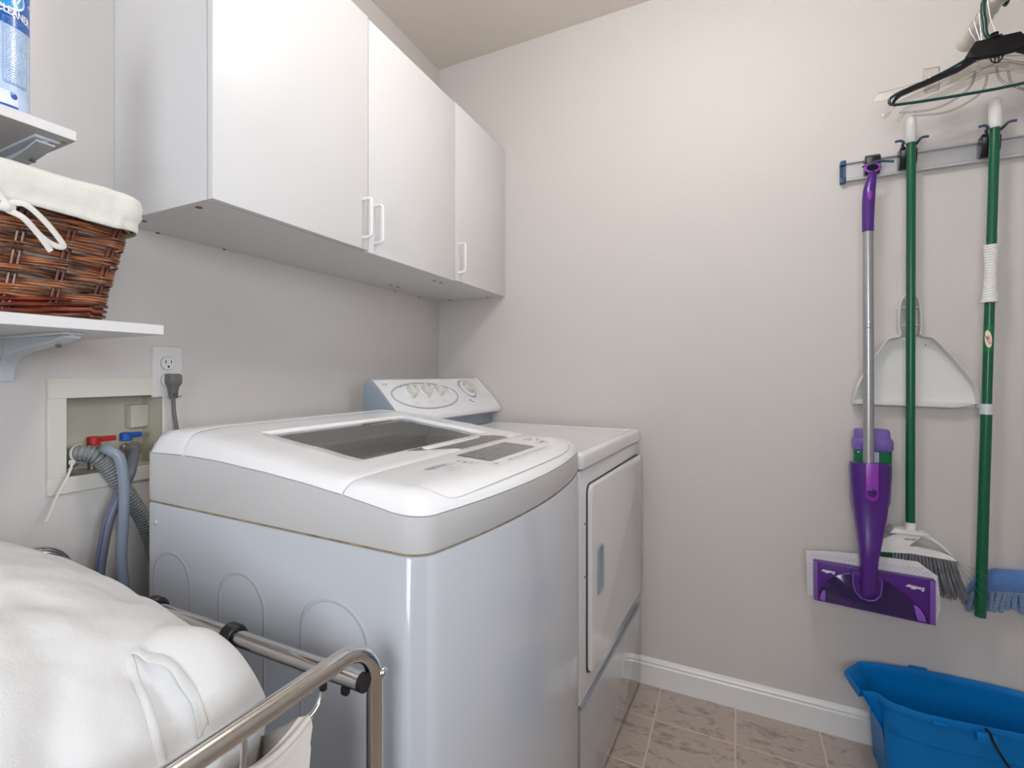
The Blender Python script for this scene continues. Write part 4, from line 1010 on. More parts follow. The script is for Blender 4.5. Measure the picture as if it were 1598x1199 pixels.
# liner
NL = 260; rings = []
prof_l = [(-.012, .050), (-.012, .150), (-.008, .185), (-.002, .197), (.006, .1995), (.0125, .195), (.0150, .186), (.0135, .176), (.0150, .168), (.0120, .160), (.0140, .150), (.0155, .1435), (.0135, .1425), (.010, .150)]
for off, hh in prof_l:
    P = resample(bpath(BZ + min(hh, .17), off), NL); r_ = []
    for k, (x, y) in enumerate(P):
        w_ = .0024 * _nz.noise(Vector((k * .16, hh * 30, 0))) + .0014 * _nz.noise(Vector((k * .5, hh * 60, 4)))
        dx, dy = x - (BX0 + BX1) / 2, y - (BY0 + BY1) / 2
        edge = .0035 * _nz.noise(Vector((k * .06, 9, 0))) if hh < .17 and off > 0 else .0022 * _nz.noise(Vector((k * .1, 2, 0)))
        r_.append((x + w_ * (1 if dx > 0 else -1) * .6, y + w_ * (1 if dy > 0 else -1), BZ + hh + edge))
    rings.append(r_)
s = MB(); s.loft(rings, 'liner', cap0=False, cap1=False); lin_ = build('cloth_liner', s, wb, angle=180)
s = MB(); zt_ = BZ + .145
def ribbon(P, w_=.0040, th=.0014):
    P = [(kx_ + (p[0] - kx_) * .86, p[1], kz_ + (p[2] - kz_) * .86) for p in P]
    Q = spl(P, 8); rg = []
    for i, p in enumerate(Q):
        q = Vector(Q[min(i + 1, len(Q) - 1)]) - Vector(Q[max(i - 1, 0)]); sd = q.cross(Vector((0, 1, 0)))
        sd = sd.normalized() if sd.length > 1e-6 else Vector((0, 0, 1)); c_ = Vector(p)
        rg.append([tuple(c_ + sd * w_ * math.cos(a) + Vector((0, 1, 0)) * th * math.sin(a)) for a in [2 * math.pi * k / 8 for k in range(8)]])
    s.loft(rg, 'liner')
kx_, kz_ = -1.6380, 1.3180; ky_ = -.314
ribbon([(kx_ - .008, ky_, kz_ + .004), (kx_, ky_ - .004, kz_ + .002), (kx_ + .01, ky_, kz_)], .0070, .005)
ribbon([(kx_, ky_, kz_ + .008), (kx_ + .02, ky_ - .006, kz_ + .012), (kx_ + .045, ky_ - .006, kz_ - .006), (kx_ + .068, ky_ - .003, kz_ - .030), (kx_ + .074, ky_ - .001, kz_ - .040), (kx_ + .062, ky_ - .001, kz_ - .041), (kx_ + .045, ky_ + .001, kz_ - .030), (kx_ + .020, ky_, kz_ - .006)])
ribbon([(kx_, ky_ - .004, kz_ - .002), (kx_ + .018, ky_ - .008, kz_ - .010), (kx_ + .038, ky_ - .006, kz_ - .030), (kx_ + .056, ky_ - .003, kz_ - .052)])
ribbon([(kx_ - .02, ky_ + .004, kz_ + .040), (kx_ - .01, ky_, kz_ + .022), (kx_ + .004, ky_ - .003, kz_ + .004)])
ribbon([(kx_, ky_, kz_), (kx_ - .03, ky_, kz_ + .008), (kx_ - .06, ky_, kz_ - .006)])
build('liner_bow', s, wb, angle=80)

# ------------------------------------------------------------------ spray can
CCX, CCY, CR_, CZ = -1.6050, -.2050, .0335, 1.4738
can = thing('spray_can', (CCX, CCY, CZ), 'blue and white aerosol can of glass cleaner on the upper shelf', 'spray can')
b = MB(); b.lathe([(.030, 0), (.0335, .002), (.0342, .004), (.0335, .006)], (CCX, CCY, CZ), 'zinc', 48)
build('can_rim', b, can)
def cyl(a, z, r=CR_ + .0003): return (CCX + r * math.cos(a), CCY + r * math.sin(a), CZ + z)
A0 = math.atan2(-1.138 - CCY, -1.941 - CCX)     # direction the label faces
b = MB(); b.lathe([(CR_, .006), (CR_, .205), (.030, .212), (.026, .216), (.026, .222)], (CCX, CCY, CZ), 'can', 64); body = build('can_body', b, can)
b = MB()
def cpatch(a0, a1, z0f, z1f, m, r=CR_ + .0003, n_=24): b.grid([[cyl(lerp(a0, a1, k / n_), z0f(k / n_), r) for k in range(n_ + 1)], [cyl(lerp(a0, a1, k / n_), z1f(k / n_), r) for k in range(n_ + 1)]], m)
cpatch(A0 - 1.5, A0 + 2.2, lambda t: .205 - .045 * math.sin(math.pi * t), lambda t: .206, 'canblue')
cpatch(A0 - 1.4, A0 + 1.35, lambda t: .150 - .022 * t - .012 * math.sin(math.pi * t), lambda t: .168 , 'canblue')
def cel(ac, zc, ra, rz_, m, r, tilt=0):
    n_ = 40; pts = [(ac + ra * math.cos(2 * math.pi * k / n_) , zc + rz_ * math.sin(2 * math.pi * k / n_) + tilt * ra * math.cos(2 * math.pi * k / n_)) for k in range(n_)]
    rg = [[cyl(ac + (a - ac) * f_, zc + (z - zc) * f_, r) for a, z in pts] for f_ in (1, .75, .5, .25, .02)]; b.loft(rg, m, cap0=False, cap1=True)
cel(A0 - .20, .172, 1.10, .0240, 'canwhite', CR_ + .0006, -.006); cel(A0 - .20, .172, 1.03, .0210, 'cansky', CR_ + .0009, -.006)
# lettering wraps round the can; reading direction follows increasing angle seen from outside
def ctext(t_, size, m, ac, zc, r=CR_ + .0013, bold=0, slope=0, sx=1.0): add_text(b, t_, size, m, lambda x, y: cyl(ac + x / CR_, zc + y + slope * x, r), bold=bold, sx=sx)
ctext('Sprayway', .020, 'canwhite', A0 - .20, .173, bold=.0006, slope=-.12, sx=.85)
ctext('GLASS CLEANER', .0150, 'canwhite', A0 + .06, .1465, bold=.0005, slope=-.10, sx=.66)
for k in range(26):
    for a0, a1 in ((-1.1, -.02), (.12, .95)):
        zz = .132 - k * .0036
        if zz < .042: break
        a = A0 + a0 + random.uniform(0, .05)
        while a < A0 + a1 - .08:
            l_ = random.uniform(.05, .22); b.grid([[cyl(a, zz + t), cyl(min(a + l_, A0 + a1), zz + t)] for t in (0, .0011)], 'canprint'); a += l_ + .05
def cfr(a0, a1, z0, z1, t=.0007, m='canprint'):
    for q in ((a0, a1, z0, z0 + t), (a0, a1, z1 - t, z1)): cpatch(q[0], q[1], lambda _: q[2], lambda _: q[3], m, CR_ + .0006)
    for q in (a0, a1): cpatch(q, q + t / CR_, lambda _: z0, lambda _: z1, m, CR_ + .0006, 2)
cfr(A0 + .08, A0 + 1.0, .044, .136)
cpatch(A0 - 1.2, A0 + .62, lambda t: .0125, lambda t: .038 - .008 * t, 'canwhite', CR_ + .0005)
cpatch(A0 - 1.2, A0 + .62, lambda t: .0075, lambda t: .0125, 'canblue', CR_ + .0006)
cel(A0 + .46, .026, .12, .0042, 'canblue', CR_ + .0009); cel(A0 + .38, .029, .07, .0020, 'canprint', CR_ + .0012)
build('can_print', b, body)
build('can_cap', MB().lathe([(.026, .216), (.027, .217), (.027, .245), (.024, .250), (.001, .251)], (CCX, CCY, CZ), 'canwhite', 40), can)

# ------------------------------------------------------------------ tool rack on the right wall
rk = thing('tool_rack', (0, -1.85, 1.70), 'long aluminium tool holder rail with blue end cap on the right wall', 'tool rack')
RZ0, RZ1, RY0, RY1 = 1.688, 1.7465, -1.424, -2.25
b = MB(); b.prism([(-.001, RZ0), (-.020, RZ0), (-.020, RZ0 + .006), (-.017, RZ0 + .008), (-.010, RZ0 + .008), (-.010, RZ1 - .008), (-.017, RZ1 - .008), (-.020, RZ1 - .006), (-.020, RZ1), (-.001, RZ1)], RY1, RY0, 'rackalu', 'y'); build('rail', b, rk)
b = MB(); b.prism([(-.0005, RZ0 - .004), (-.0225, RZ0 - .004), (-.0225, RZ0 + .010), (-.015, RZ0 + .013), (-.015, RZ1 - .013), (-.0225, RZ1 - .010), (-.0225, RZ1 + .003), (-.0005, RZ1 + .003)], RY0 + .0035, RY0 - .010, 'blueend', 'y', .0015); build('end_cap', b, rk)
def holder(yc, xp, lean):
    b = MB(); b.prism([(-.008, RZ0 + .006), (-.030, RZ0 + .006), (-.044, RZ0 + .020), (-.050, RZ1 - .004), (-.040, RZ1 + .004), (-.024, RZ1 - .004), (-.008, RZ1 - .006)], yc - .019, yc + .019, 'black', 'y', .003); o = build('holder_body', b, rk)
    b = MB(); b.tube([(-.022, yc - .017, RZ1 - .002), (-.040, yc - .014, RZ1 + .006), (-.050, yc - .010, RZ1 + .001)], .0032, 'bluerub', 8).tube([(-.022, yc + .017, RZ1 - .002), (-.040, yc + .014, RZ1 + .006), (-.050, yc + .010, RZ1 + .001)], .0032, 'black', 8); build('holder_spring', b, o)
    b = MB()
    for sg in (-1, 1):
        k = lean
        b.tube(spl([(xp + .022, yc + sg * .010, RZ1 + .004), (xp + .010, yc + sg * .0155, RZ1 + .009), (xp - .004, yc + sg * .0165, RZ1 + .010), (xp - .008, yc + sg * .0195, RZ1 + .0145), (xp - .010, yc + sg * .027, RZ1 + .0165), (xp - .010, yc + sg * .036, RZ1 + .0155)], 6), .0034, 'bluerub', 10)
    build('holder_prong', b, o)
holder(-1.5735, -.062, 0); holder(-1.7440, -.070, 0)
# holder carrying the spray mop: prong runs level through the ring
b = MB(); b.prism([(-.008, RZ0 + .006), (-.030, RZ0 + .006), (-.042, RZ0 + .020), (-.046, RZ1 - .006), (-.036, RZ1 + .002), (-.008, RZ1 - .004)], -1.476, -1.512, 'black', 'y', .003); o = build('holder_body', b, rk)
build('holder_prong', MB().tube(spl([(-.046, -1.470, 1.7140), (-.062, -1.480, 1.7130), (-.078, -1.486, 1.7105), (-.076, -1.500, 1.7140), (-.060, -1.520, 1.7155), (-.056, -1.538, 1.7130)], 6), .0034, 'bluerub', 10), o)
holder(-1.975, -.070, 0)

# ------------------------------------------------------------------ purple spray mop
sm = thing('spray_mop', (-.085, -1.475, .42), 'purple and silver spray mop hanging by its ring at the left end of the rack', 'mop')
s = MB(); c_ = Vector((-.078, -1.4865, 1.6975)); pts = []
for k in range(36): a = 2 * math.pi * k / 36; pts.append(tuple(c_ + Vector((.004 * math.sin(a), .0165 * math.cos(a), .0135 * math.sin(a)))))
s.tube(pts, .0032, 'purple2', 12, closed=True); build('hanging_ring', s, sm)
s = MB(); secs = []
for z, y, hw, x, d in ((1.686, -1.4855, .0085, -.080, .0055), (1.674, -1.4840, .0105, -.084, .0085), (1.655, -1.4800, .0125, -.088, .0110), (1.630, -1.4760, .0145, -.091, .0125), (1.605, -1.4745, .0150, -.092, .0135), (1.570, -1.4735, .0145, -.092, .0135), (1.535, -1.4730, .0137, -.092, .0130), (1.512, -1.4730, .0135, -.092, .0130), (1.5115, -1.4730, .0120, -.092, .0115)):
    secs.append([(x + d * math.cos(a), y + hw * math.sin(a), z) for a in [2 * math.pi * k / 28 for k in range(28)]])
s.loft(secs, 'purple'); g = build('handle', s, sm)
s = MB(); secs = []
for f_, hx in ((1, -.1025), (.95, -.1065), (.7, -.1078), (.3, -.1082)): secs.append([(hx, -1.4745 + .0058 * f_ * math.cos(a), 1.6125 + .0150 * f_ * math.sin(a)) for a in [2 * math.pi * k / 24 for k in range(24)]])
s.loft(secs, 'purple2'); build('trigger_button', s, g)
s = MB(); s.tube([(-.092, -1.4730, 1.513), (-.096, -1.4730, 1.237)], .0122, 'alu', 28); s.tube([(-.096, -1.4730, 1.2365), (-.096, -1.4730, 1.2350)], .0112, 'gapgrey', 28, cap=False); s.tube([(-.096, -1.4730, 1.2355), (-.104, -1.4725, .80)], .0125, 'alu', 28); pole = build('pole', s, sm)
for z in (1.253, .868): build('pole_rivet', MB().lathe([(.0001, -.0012), (.0018, -.0010), (.0022, .001)], (-.1085 if z > 1 else -.1155, -1.4740, z), 'zinc', 12, 'x'), pole)
def secloft(L_, m, n_=40, p=2.6):
    out = []
    for z, yc, hw, xb, xf in L_:
        xc, hx = (xb + xf) / 2, (xb - xf) / 2; ring_ = []
        for k in range(n_):
            a = 2 * math.pi * k / n_; c, q = math.cos(a), math.sin(a); kk = (abs(c) ** p + abs(q) ** p) ** (-1 / p); ring_.append((xc + hx * c * kk, yc + hw * q * kk, z))
        out.append(ring_)
    return MB().loft(out, m)
build('bottle_sleeve', secloft([(.836, -1.484, .0485, -.018, -.080), (.80, -1.485, .0480, -.018, -.085), (.74, -1.484, .0460, -.022, -.088), (.71, -1.481, .0400, -.028, -.092), (.685, -1.478, .030, -.036, -.098), (.665, -1.475, .020, -.05, -.098)], 'violet_edge'), sm)
s = secloft([(.852, -1.4760, .0455, -.070, -.1275), (.8515, -1.4760, .0462, -.068, -.1290), (.80, -1.4760, .0450, -.062, -.1300), (.75, -1.4765, .0415, -.058, -.1300), (.7075, -1.4770, .0375, -.058, -.1290), (.66, -1.4765, .0310, -.060, -.1260), (.62, -1.4755, .0250, -.064, -.1220), (.58, -1.4745, .0205, -.068, -.1170), (.53, -1.4740, .0185, -.074, -.1110), (.49, -1.4735, .0170, -.078, -.1065), (.478, -1.4735, .0150, -.080, -.105), (.472, -1.4735, .0100, -.083, -.102)], 'purple', 48, 2.9)
def fwd(x, y, z): k = max(0, min(1, (.74 - z) / .20)); k = k * k * (3 - 2 * k); return (x - .038 * k, y + .007 * k, z + .012 * max(0, min(1, (.60 - z) / .1)))
mb_ = build('spray_body', s.map(fwd), sm, angle=60)
clp = [(y, z) for y, z in rrect(-1.4890, -1.4610, .7500, .8520, .0130, 8)]
clp = [(y, z if z < .80 else .8525) if z > .84 else (y, z) for y, z in clp]
s = MB(); s.prism([(-1.4890, .8545), (-1.4890, .7640), (-1.4865, .7565), (-1.4810, .7515), (-1.4750, .7500), (-1.4690, .7515), (-1.4635, .7565), (-1.4610, .7640), (-1.4610, .8545)], -.1335, -.118, 'purple2', 'x', .0015); cp_ = build('release_clip', s, mb_)
s = MB(); s.loft([[(-.1338, -1.475 + .010 * f_ * math.cos(a), .776 + .014 * f_ * math.sin(a) * (1 if math.sin(a) > 0 else .9)) for a in [2 * math.pi * k / 24 for k in range(24)]] if False else [(-.1336 - h_, -1.475 + .0115 * f_ * math.cos(a), .7745 + .012 * f_ * math.sin(a)) for a in [2 * math.pi * k / 24 for k in range(24)]] for f_, h_ in ((1, 0), (.9, .0010), (.5, .0012))], 'purple'); 
add_text(s, 'Swiffer', .0058, 'purple3', lambda a, c: (-.1352, -1.475 + a, .7745 - c), shear=.2)
build('clip_recess', s, cp_)
s = MB(); s.lathe([(.0001, -.0008), (.0016, -.0006), (.0018, .001)], (-.1105, -1.4738, .5020), 'dark', 12, 'x'); build('pivot_screw', s.map(fwd), mb_)
# bottle in the body
bt = build('cleaner_bottle', secloft([(.80, -1.4905, .0440, -.020, -.078), (.884, -1.4905, .0440, -.020, -.078)], 'labelgreen'), sm)
build('bottle_cap', secloft([(.8835, -1.4905, .0435, -.019, -.079), (.8880, -1.4905, .0478, -.016, -.082), (.9080, -1.4905, .0478, -.016, -.082), (.9180, -1.4900, .0455, -.018, -.080), (.9200, -1.4895, .0425, -.020, -.078), (.9380, -1.4890, .0415, -.021, -.077), (.9450, -1.4890, .0385, -.024, -.074), (.9462, -1.4890, .0300, -.03, -.07)], 'lilac_cap'), bt)
s = MB(); s.box(-.0792, -.0785, -1.5000, -1.4880, .853, .881, 'labelwhite')
for k in range(7): s.box(-.0796, -.0791, -1.4990, -1.4885, .855 + .0037 * k, .8567 + .0037 * k, 'lilac')
s.box(-.0790, -.0784, -1.4560, -1.4510, .8785, .8815, 'labelwhite'); build('bottle_label', s, bt)
# mop head (face towards the room)
HSH = lambda x, y, z: (x - .042, y + .007, z + .013)
HA, HB, HCc, HD = (-1.3505, .5445), (-1.6195, .5365), (-1.6195, .4155), (-1.3505, .4290)
def hp2(s_, t): a = (lerp(HA[0], HB[0], s_), lerp(HA[1], HB[1], s_)); b_ = (lerp(HD[0], HCc[0], s_), lerp(HD[1], HCc[1], s_)); return (lerp(a[0], b_[0], t), lerp(a[1], b_[1], t))
s = MB(); s.prism([hp2(.0, .0), hp2(1, 0), hp2(1, 1), hp2(0, 1)], -.0755, -.0500, 'purple', 'x', .003); hd = build('mop_head', s.map(HSH), sm)
for q in ((0, .035), (.955, 1)):
    s = MB(); s.prism([hp2(q[0] + .001, .01), hp2(q[1] - .001, .01), hp2(q[1] - .001, .985), hp2(q[0] + .001, .985)], -.0775, -.060, 'violet_edge', 'x', .002); build('head_end_strip', s.map(HSH), hd)
arc = [(.037, .86), (.045, .72), (.09, .52), (.14, .38), (.20, .26), (.26, .19), (.33, .145), (.46, .12), (.59, .17), (.66, .25), (.735, .36), (.81, .50), (.868, .63), (.915, .75), (.942, .85), (.944, .93), (.90, .95), (.5, .955), (.06, .94)]
s = MB(); s.prism([hp2(*p) for p in arc], -.0770, -.070, 'purple3', 'x', .0008); build('dark_inset', s.map(HSH), hd)
for P in ([(.052, .93), (.060, .80), (.080, .70), (.098, .69), (.100, .80), (.097, .97), (.07, .96)], [(.828, .62), (.850, .62), (.885, .70), (.915, .83), (.925, .95), (.86, .95), (.843, .80)]):
    s = MB(); s.prism([hp2(*p) for p in P], -.0795, -.070, 'lilac', 'x', .0012); build('pad_gripper', s.map(HSH), hd)
s = MB(); up = [(.320, .07), (.322, .35), (.335, .52), (.370, .66), (.41, .735), (.463, .765), (.51, .745), (.55, .67), (.578, .54), (.588, .36), (.588, .10)]
s.prism([hp2(*p) for p in up], -.0795, -.068, 'purple', 'x', .002)
up2 = [(.345, .09), (.347, .34), (.40, .36), (.40, .50), (.445, .52), (.52, .56), (.52, .43), (.562, .44), (.565, .12)]
mnt = build('swivel_mount', s.map(HSH), hd)
s = MB(); s.prism([hp2(.400, .42), hp2(.525, .44), hp2(.525, .60), hp2(.400, .56)], -.0800, -.070, 'dark', 'x'); s.tube([(-.0815, *hp2(.335, .14)), (-.0815, *hp2(.338, .40)), (-.0815, *hp2(.36, .58)), (-.0815, *hp2(.41, .69)), (-.0815, *hp2(.463, .715)), (-.0815, *hp2(.52, .68)), (-.0815, *hp2(.562, .55)), (-.0815, *hp2(.573, .36)), (-.0815, *hp2(.573, .16))], .0024, 'violet_edge', 8); build('mount_rim', s.map(HSH), mnt)
s = MB()
for sc_, (ss, tt), ang in ((.0115, (.125, .215), .06), (.0142, (.842, .225), .10)):
    yc, zc = hp2(ss, tt); add_text(s, 'Swiffer', sc_, 'labelwhite', lambda a, c: (-.0762, yc + a * math.cos(ang) - c * math.sin(ang), zc - c * math.cos(ang) - a * math.sin(-ang) * 1), bold=.0005, shear=.25)
    s.prism([(yc + a * sc_, zc - .0065 * sc_ / .0125 + a * sc_ * ang + b_ * sc_) for a, b_ in ((-1.9, 0), (1.6, .05), (1.9, -.06), (-1.7, -.09))], -.0764, -.0756, 'labelwhite', 'x') if False else None
build('head_lettering', s.map(HSH), hd)
s = MB(); P = [(-1.3330, .5620), (-1.40, .5700), (-1.50, .5740), (-1.545, .5740), (-1.590, .5740), (-1.612, .556), (-1.630, .5430), (-1.634, .50), (-1.637, .455), (-1.628, .418), (-1.50, .424), (-1.40, .432), (-1.337, .4310), (-1.3355, .50)]
s.prism(P, -.0500, -.0410, 'pad', 'x', .002); pdd = build('cleaning_pad', s.map(lambda x, y, z: (x - .042, y + .007, z + .013)), sm)
s = MB()
for k in range(28):
    for r_ in range(2):
        y = -1.348 - k * .0098 - (r_ % 2) * .0049; z = .5515 + .0055 * r_ - (0.008 if y < -1.6 else 0); s.box(-.0505, -.0498, y - .0012, y + .0012, z - .0012, z + .0012, 'paddot')
for k in range(9):
    for y in (-1.3425, -1.6270): s.box(-.0505, -.0498, y - .0012, y + .0012, .445 + k * .010, .4474 + k * .010, 'paddot')
build('pad_dots', s.map(lambda x, y, z: (x - .042, y + .007, z + .013)), pdd)

# ------------------------------------------------------------------ broom
br = thing('broom', (-.060, -1.573, .50), 'green-handled broom with white head and grey bristles hanging between the two mops', 'broom')
h1a, h1b = Vector((-.060, -1.5730, .680)), Vector((-.060, -1.5750, 1.756))
build('handle', MB().tube([tuple(h1a), tuple(h1b)], .0104, 'green', 28), br)
def gripend(x, y, z0, z1, r, parent, nm='handle_grip'):
    s = MB(); prof_ = [(r * .85, z0), (r * 1.12, z0 + .0015)]; z = z0 + .003
    while z < z1 - .022: prof_ += [(r * 1.16, z), (r * 1.12, z + .0018)]; z += .0034
    prof_ += [(r * 1.06, z1 - .018), (r * 1.03, z1 - .010), (r * .98, z1 - .004), (r * .7, z1), (r * .25, z1 + .0005)]
    s.lathe([(a, b_) for a, b_ in prof_], (x, y, 0), 'grip', 28); s.box(x - r * .8, x + .002, y - .0006, y + .0006, z1 - .012, z1 + .0012, 'gapgrey'); return build(nm, s, parent)
gripend(-.060, -1.5750, 1.7545, 1.829, .0108, br)
s = MB(); s.lathe([(.0125, .662), (.0128, .688), (.0140, .6885), (.0140, .6865)], (-.060, -1.573, 0), 'grip', 28); 
# saddle
s.prism([(-1.5230, .6560), (-1.5290, .6670), (-1.5340, .6720), (-1.5560, .6690), (-1.5900, .6660), (-1.6080, .6640), (-1.6080, .6590), (-1.5900, .6565), (-1.5560, .6590), (-1.5400, .6600), (-1.5250, .6540)], -.085, -.035, 'grip', 'x', .003)
def yz(u, v): return (-1.5610 - (u - 1409) * .00138, .6845 - (v - 816) * .00139 + (u - 1409) * .00022)
yb = lambda P: P
rim_out = [(-1.6080, .6610), (-1.6220, .6520), (-1.6380, .6380), (-1.6500, .6220), (-1.6570, .6080), (-1.6600, .6040)]
# arched frame, lobe and bar as one moulding
s.prism(spl([(-1.5600, .6610, 0), (-1.5900, .6600, 0), (-1.6110, .6560, 0), (-1.6300, .6440, 0), (-1.6480, .6250, 0), (-1.6610, .6060, 0)], 5)[0:0] or [(a[0], a[1]) for a in spl([(-1.5750, .6620, 0), (-1.6000, .6600, 0), (-1.6180, .6530, 0), (-1.6350, .6400, 0), (-1.6500, .6230, 0), (-1.6625, .6060, 0)], 5) + spl([(-1.6540, .6120, 0), (-1.6430, .6250, 0), (-1.6280, .6380, 0), (-1.6120, .6470, 0), (-1.5960, .6520, 0), (-1.5750, .6530, 0)], 5)], -.072, -.048, 'grip', 'x', .0022)
lobe = spl([(-1.4850, .6150, 0), (-1.5000, .6280, 0), (-1.5200, .6440, 0), (-1.5400, .6560, 0), (-1.5700, .6590, 0), (-1.5930, .6560, 0), (-1.5830, .6450, 0), (-1.5730, .6340, 0), (-1.5620, .6220, 0), (-1.5500, .6150, 0), (-1.5250, .6100, 0)], 6, True)
s.prism([(a[0], a[1]) for a in lobe], -.0805, -.042, 'grip', 'x', .003)
barp = [(-1.6650, .6020), (-1.6600, .6080), (-1.6450, .6140), (-1.6200, .6190), (-1.5900, .6230), (-1.5700, .6250), (-1.5400, .6260), (-1.5000, .6220), (-1.4850, .6150), (-1.4750, .6000), (-1.4850, .5960), (-1.5200, .6000), (-1.5700, .6050), (-1.6200, .6020), (-1.6650, .5960)]
s.prism(barp, -.079, -.036, 'grip', 'x', .003); bh = build('broom_head', s, br)
s = MB(); add_text(s, 'Libman', .0095, 'print', lambda a, c: (-.0811, -1.5690 + a, .6440 - c - a * .10), bold=.0003, sx=1.05); build('head_lettering', s, bh)
for nm, ya, yb_, m_ in (('grey_bristles', -1.5330, -1.6600, 'bristle'), ('green_bristles', -1.4780, -1.5320, 'bristleg')):
    s = MB(); n_ = 19 if 'grey' in nm else 8
    for row in range(3):
        for k in range(n_):
            t = (k + .5 * (row % 2)) / (n_ - 1); y0 = lerp(ya, yb_, t); f_ = (y0 + 1.5690) / .094; x0 = -.044 - row * .016
            zt = lerp(.5985, .6000, t) + .004 * (1 - abs(f_)); y1 = -1.5690 + f_ * .1245 + random.uniform(-.003, .003); z1 = .498 + .004 * random.random() + (.03 if 'green' in nm else 0) * 0
            x1 = x0 + (x0 + .060) * .5 + random.uniform(-.004, .004)
            for q in range(7):
                a = 2 * math.pi * q / 7; ox, oy = .0018 * math.cos(a), .0018 * math.sin(a); sp = random.uniform(1.4, 2.4)
                s.tube([(x0 + ox, y0 + oy, zt + .004), (lerp(x0, x1, .5) + ox * 1.3, lerp(y0, y1, .45) + oy * 1.3, lerp(zt, z1, .5)), (x1 + ox * sp, y1 + oy * sp, z1 + random.uniform(-.004, .004))], .00115, m_, 5)
    o = build(nm, s, br, angle=80); o['kind'] = 'stuff'
s = MB()
for k in range(130):
    f_ = random.uniform(-1, 1); y1 = -1.5690 + f_ * .1255; x1 = random.uniform(-.084, -.036); s.tube([(x1, y1, .505), (x1 + random.uniform(-.004, .004), y1 + random.uniform(-.005, .005), .4925 + random.uniform(-.003, .003))], .0011, 'tip', 4)
for dy, dz in ((-.090, -.048), (-.055, -.062), (-.048, -.085), (-.038, -.098)):
    s.tube([(-.075, -1.664, .600), (-.076, -1.664 + dy * .5, .600 + dz * .45), (-.076, -1.664 + dy, .600 + dz)], .0005, 'bristle', 5)
o = build('frayed_tips', s, br); o['kind'] = 'stuff'

# ------------------------------------------------------------------ dustpan clipped on the broom
dp = thing('dustpan', (-.03, -1.585, 1.016), 'white plastic dustpan clipped on the wall side of the broom handle', 'dustpan')
outl = [(-1.5585, 1.315), (-1.5560, 1.300), (-1.5540, 1.280), (-1.5535, 1.245), (-1.5570, 1.222), (-1.5530, 1.2130), (-1.5380, 1.2115), (-1.5300, 1.2080), (-1.5200, 1.195), (-1.4950, 1.150), (-1.4700, 1.100), (-1.4580, 1.070), (-1.4510, 1.045), (-1.4490, 1.017), (-1.7250, 1.0130), (-1.7210, 1.050), (-1.7120, 1.080), (-1.6950, 1.110), (-1.6700, 1.150), (-1.6400, 1.193), (-1.6290, 1.2065), (-1.6200, 1.2110), (-1.6080, 1.2125), (-1.6010, 1.218), (-1.6040, 1.245), (-1.6035, 1.280), (-1.6010, 1.300), (-1.5975, 1.320), (-1.5880, 1.334), (-1.5680, 1.334)]
n_ = len(outl); s = MB()
s.prism([(y, z) for y, z in outl if z < 1.2125], -.012, -.0095, 'grip', 'x')
wall_in = [(-1.583 + (y + 1.583) * .975, 1.14 + (z - 1.14) * .985 + (.004 if z < 1.1 else 0)) for y, z in outl]
def inn(y, z, d): 
    return (-1.5845 + (y + 1.5845) - math.copysign(d, y + 1.5845), z - (d if z > 1.2 else 0))
idx = list(range(14, n_)) + list(range(0, 14))
P = [outl[i] for i in idx]
def xdep(z): return interp(z, [(1.01, -.034), (1.06, -.046), (1.20, -.044), (1.24, -.036), (1.34, -.034)])
secs = []
for i, (y, z) in enumerate(P):
    q = P[min(i + 1, len(P) - 1)]; r_ = P[max(i - 1, 0)]; dx, dz = q[0] - r_[0], q[1] - r_[1]; l_ = math.hypot(dx, dz) or 1; ny, nz_ = dz / l_, -dx / l_
    cy_, cz_ = -1.5845 - y, 1.10 - z
    if z > 1.215: cz_ = 1.28 - z
    if ny * cy_ + nz_ * cz_ < 0: ny, nz_ = -ny, -nz_
    w_ = .0026; xf = xdep(z)
    secs.append([(-.010, y, z), (xf, y, z), (xf - .0014, y + ny * w_ * .5, z + nz_ * w_ * .5), (xf, y + ny * w_, z + nz_ * w_), (-.010, y + ny * w_, z + nz_ * w_)])
s.loft(secs, 'grip'); 
s.prism([(-1.4500, 1.0300), (-1.7220, 1.0270), (-1.7200, 1.0235), (-1.7050, 1.0200), (-1.6850, 1.0130), (-1.6730, 1.0110), (-1.4500, 1.0160)], -.0290, -.0100, 'grip', 'x', .0012)
for z in (1.245, 1.296): s.box(-.030, -.012, -1.6045, -1.5535, z - .001, z + .001, 'grip')
build('pan_body', s, dp, angle=30)
s = MB()
for y, z, r_ in ((-1.6180, 1.188, .0022), (-1.6290, 1.193, .0010), (-1.497, 1.132, .001), (-1.6150, 1.172, .0007)): s.lathe([(.0001, -.0003), (r_, -.0002), (r_, .0003)], (-.0122, y, z), 'gapgrey', 10, 'x')
build('dirt_specks', s, dp)

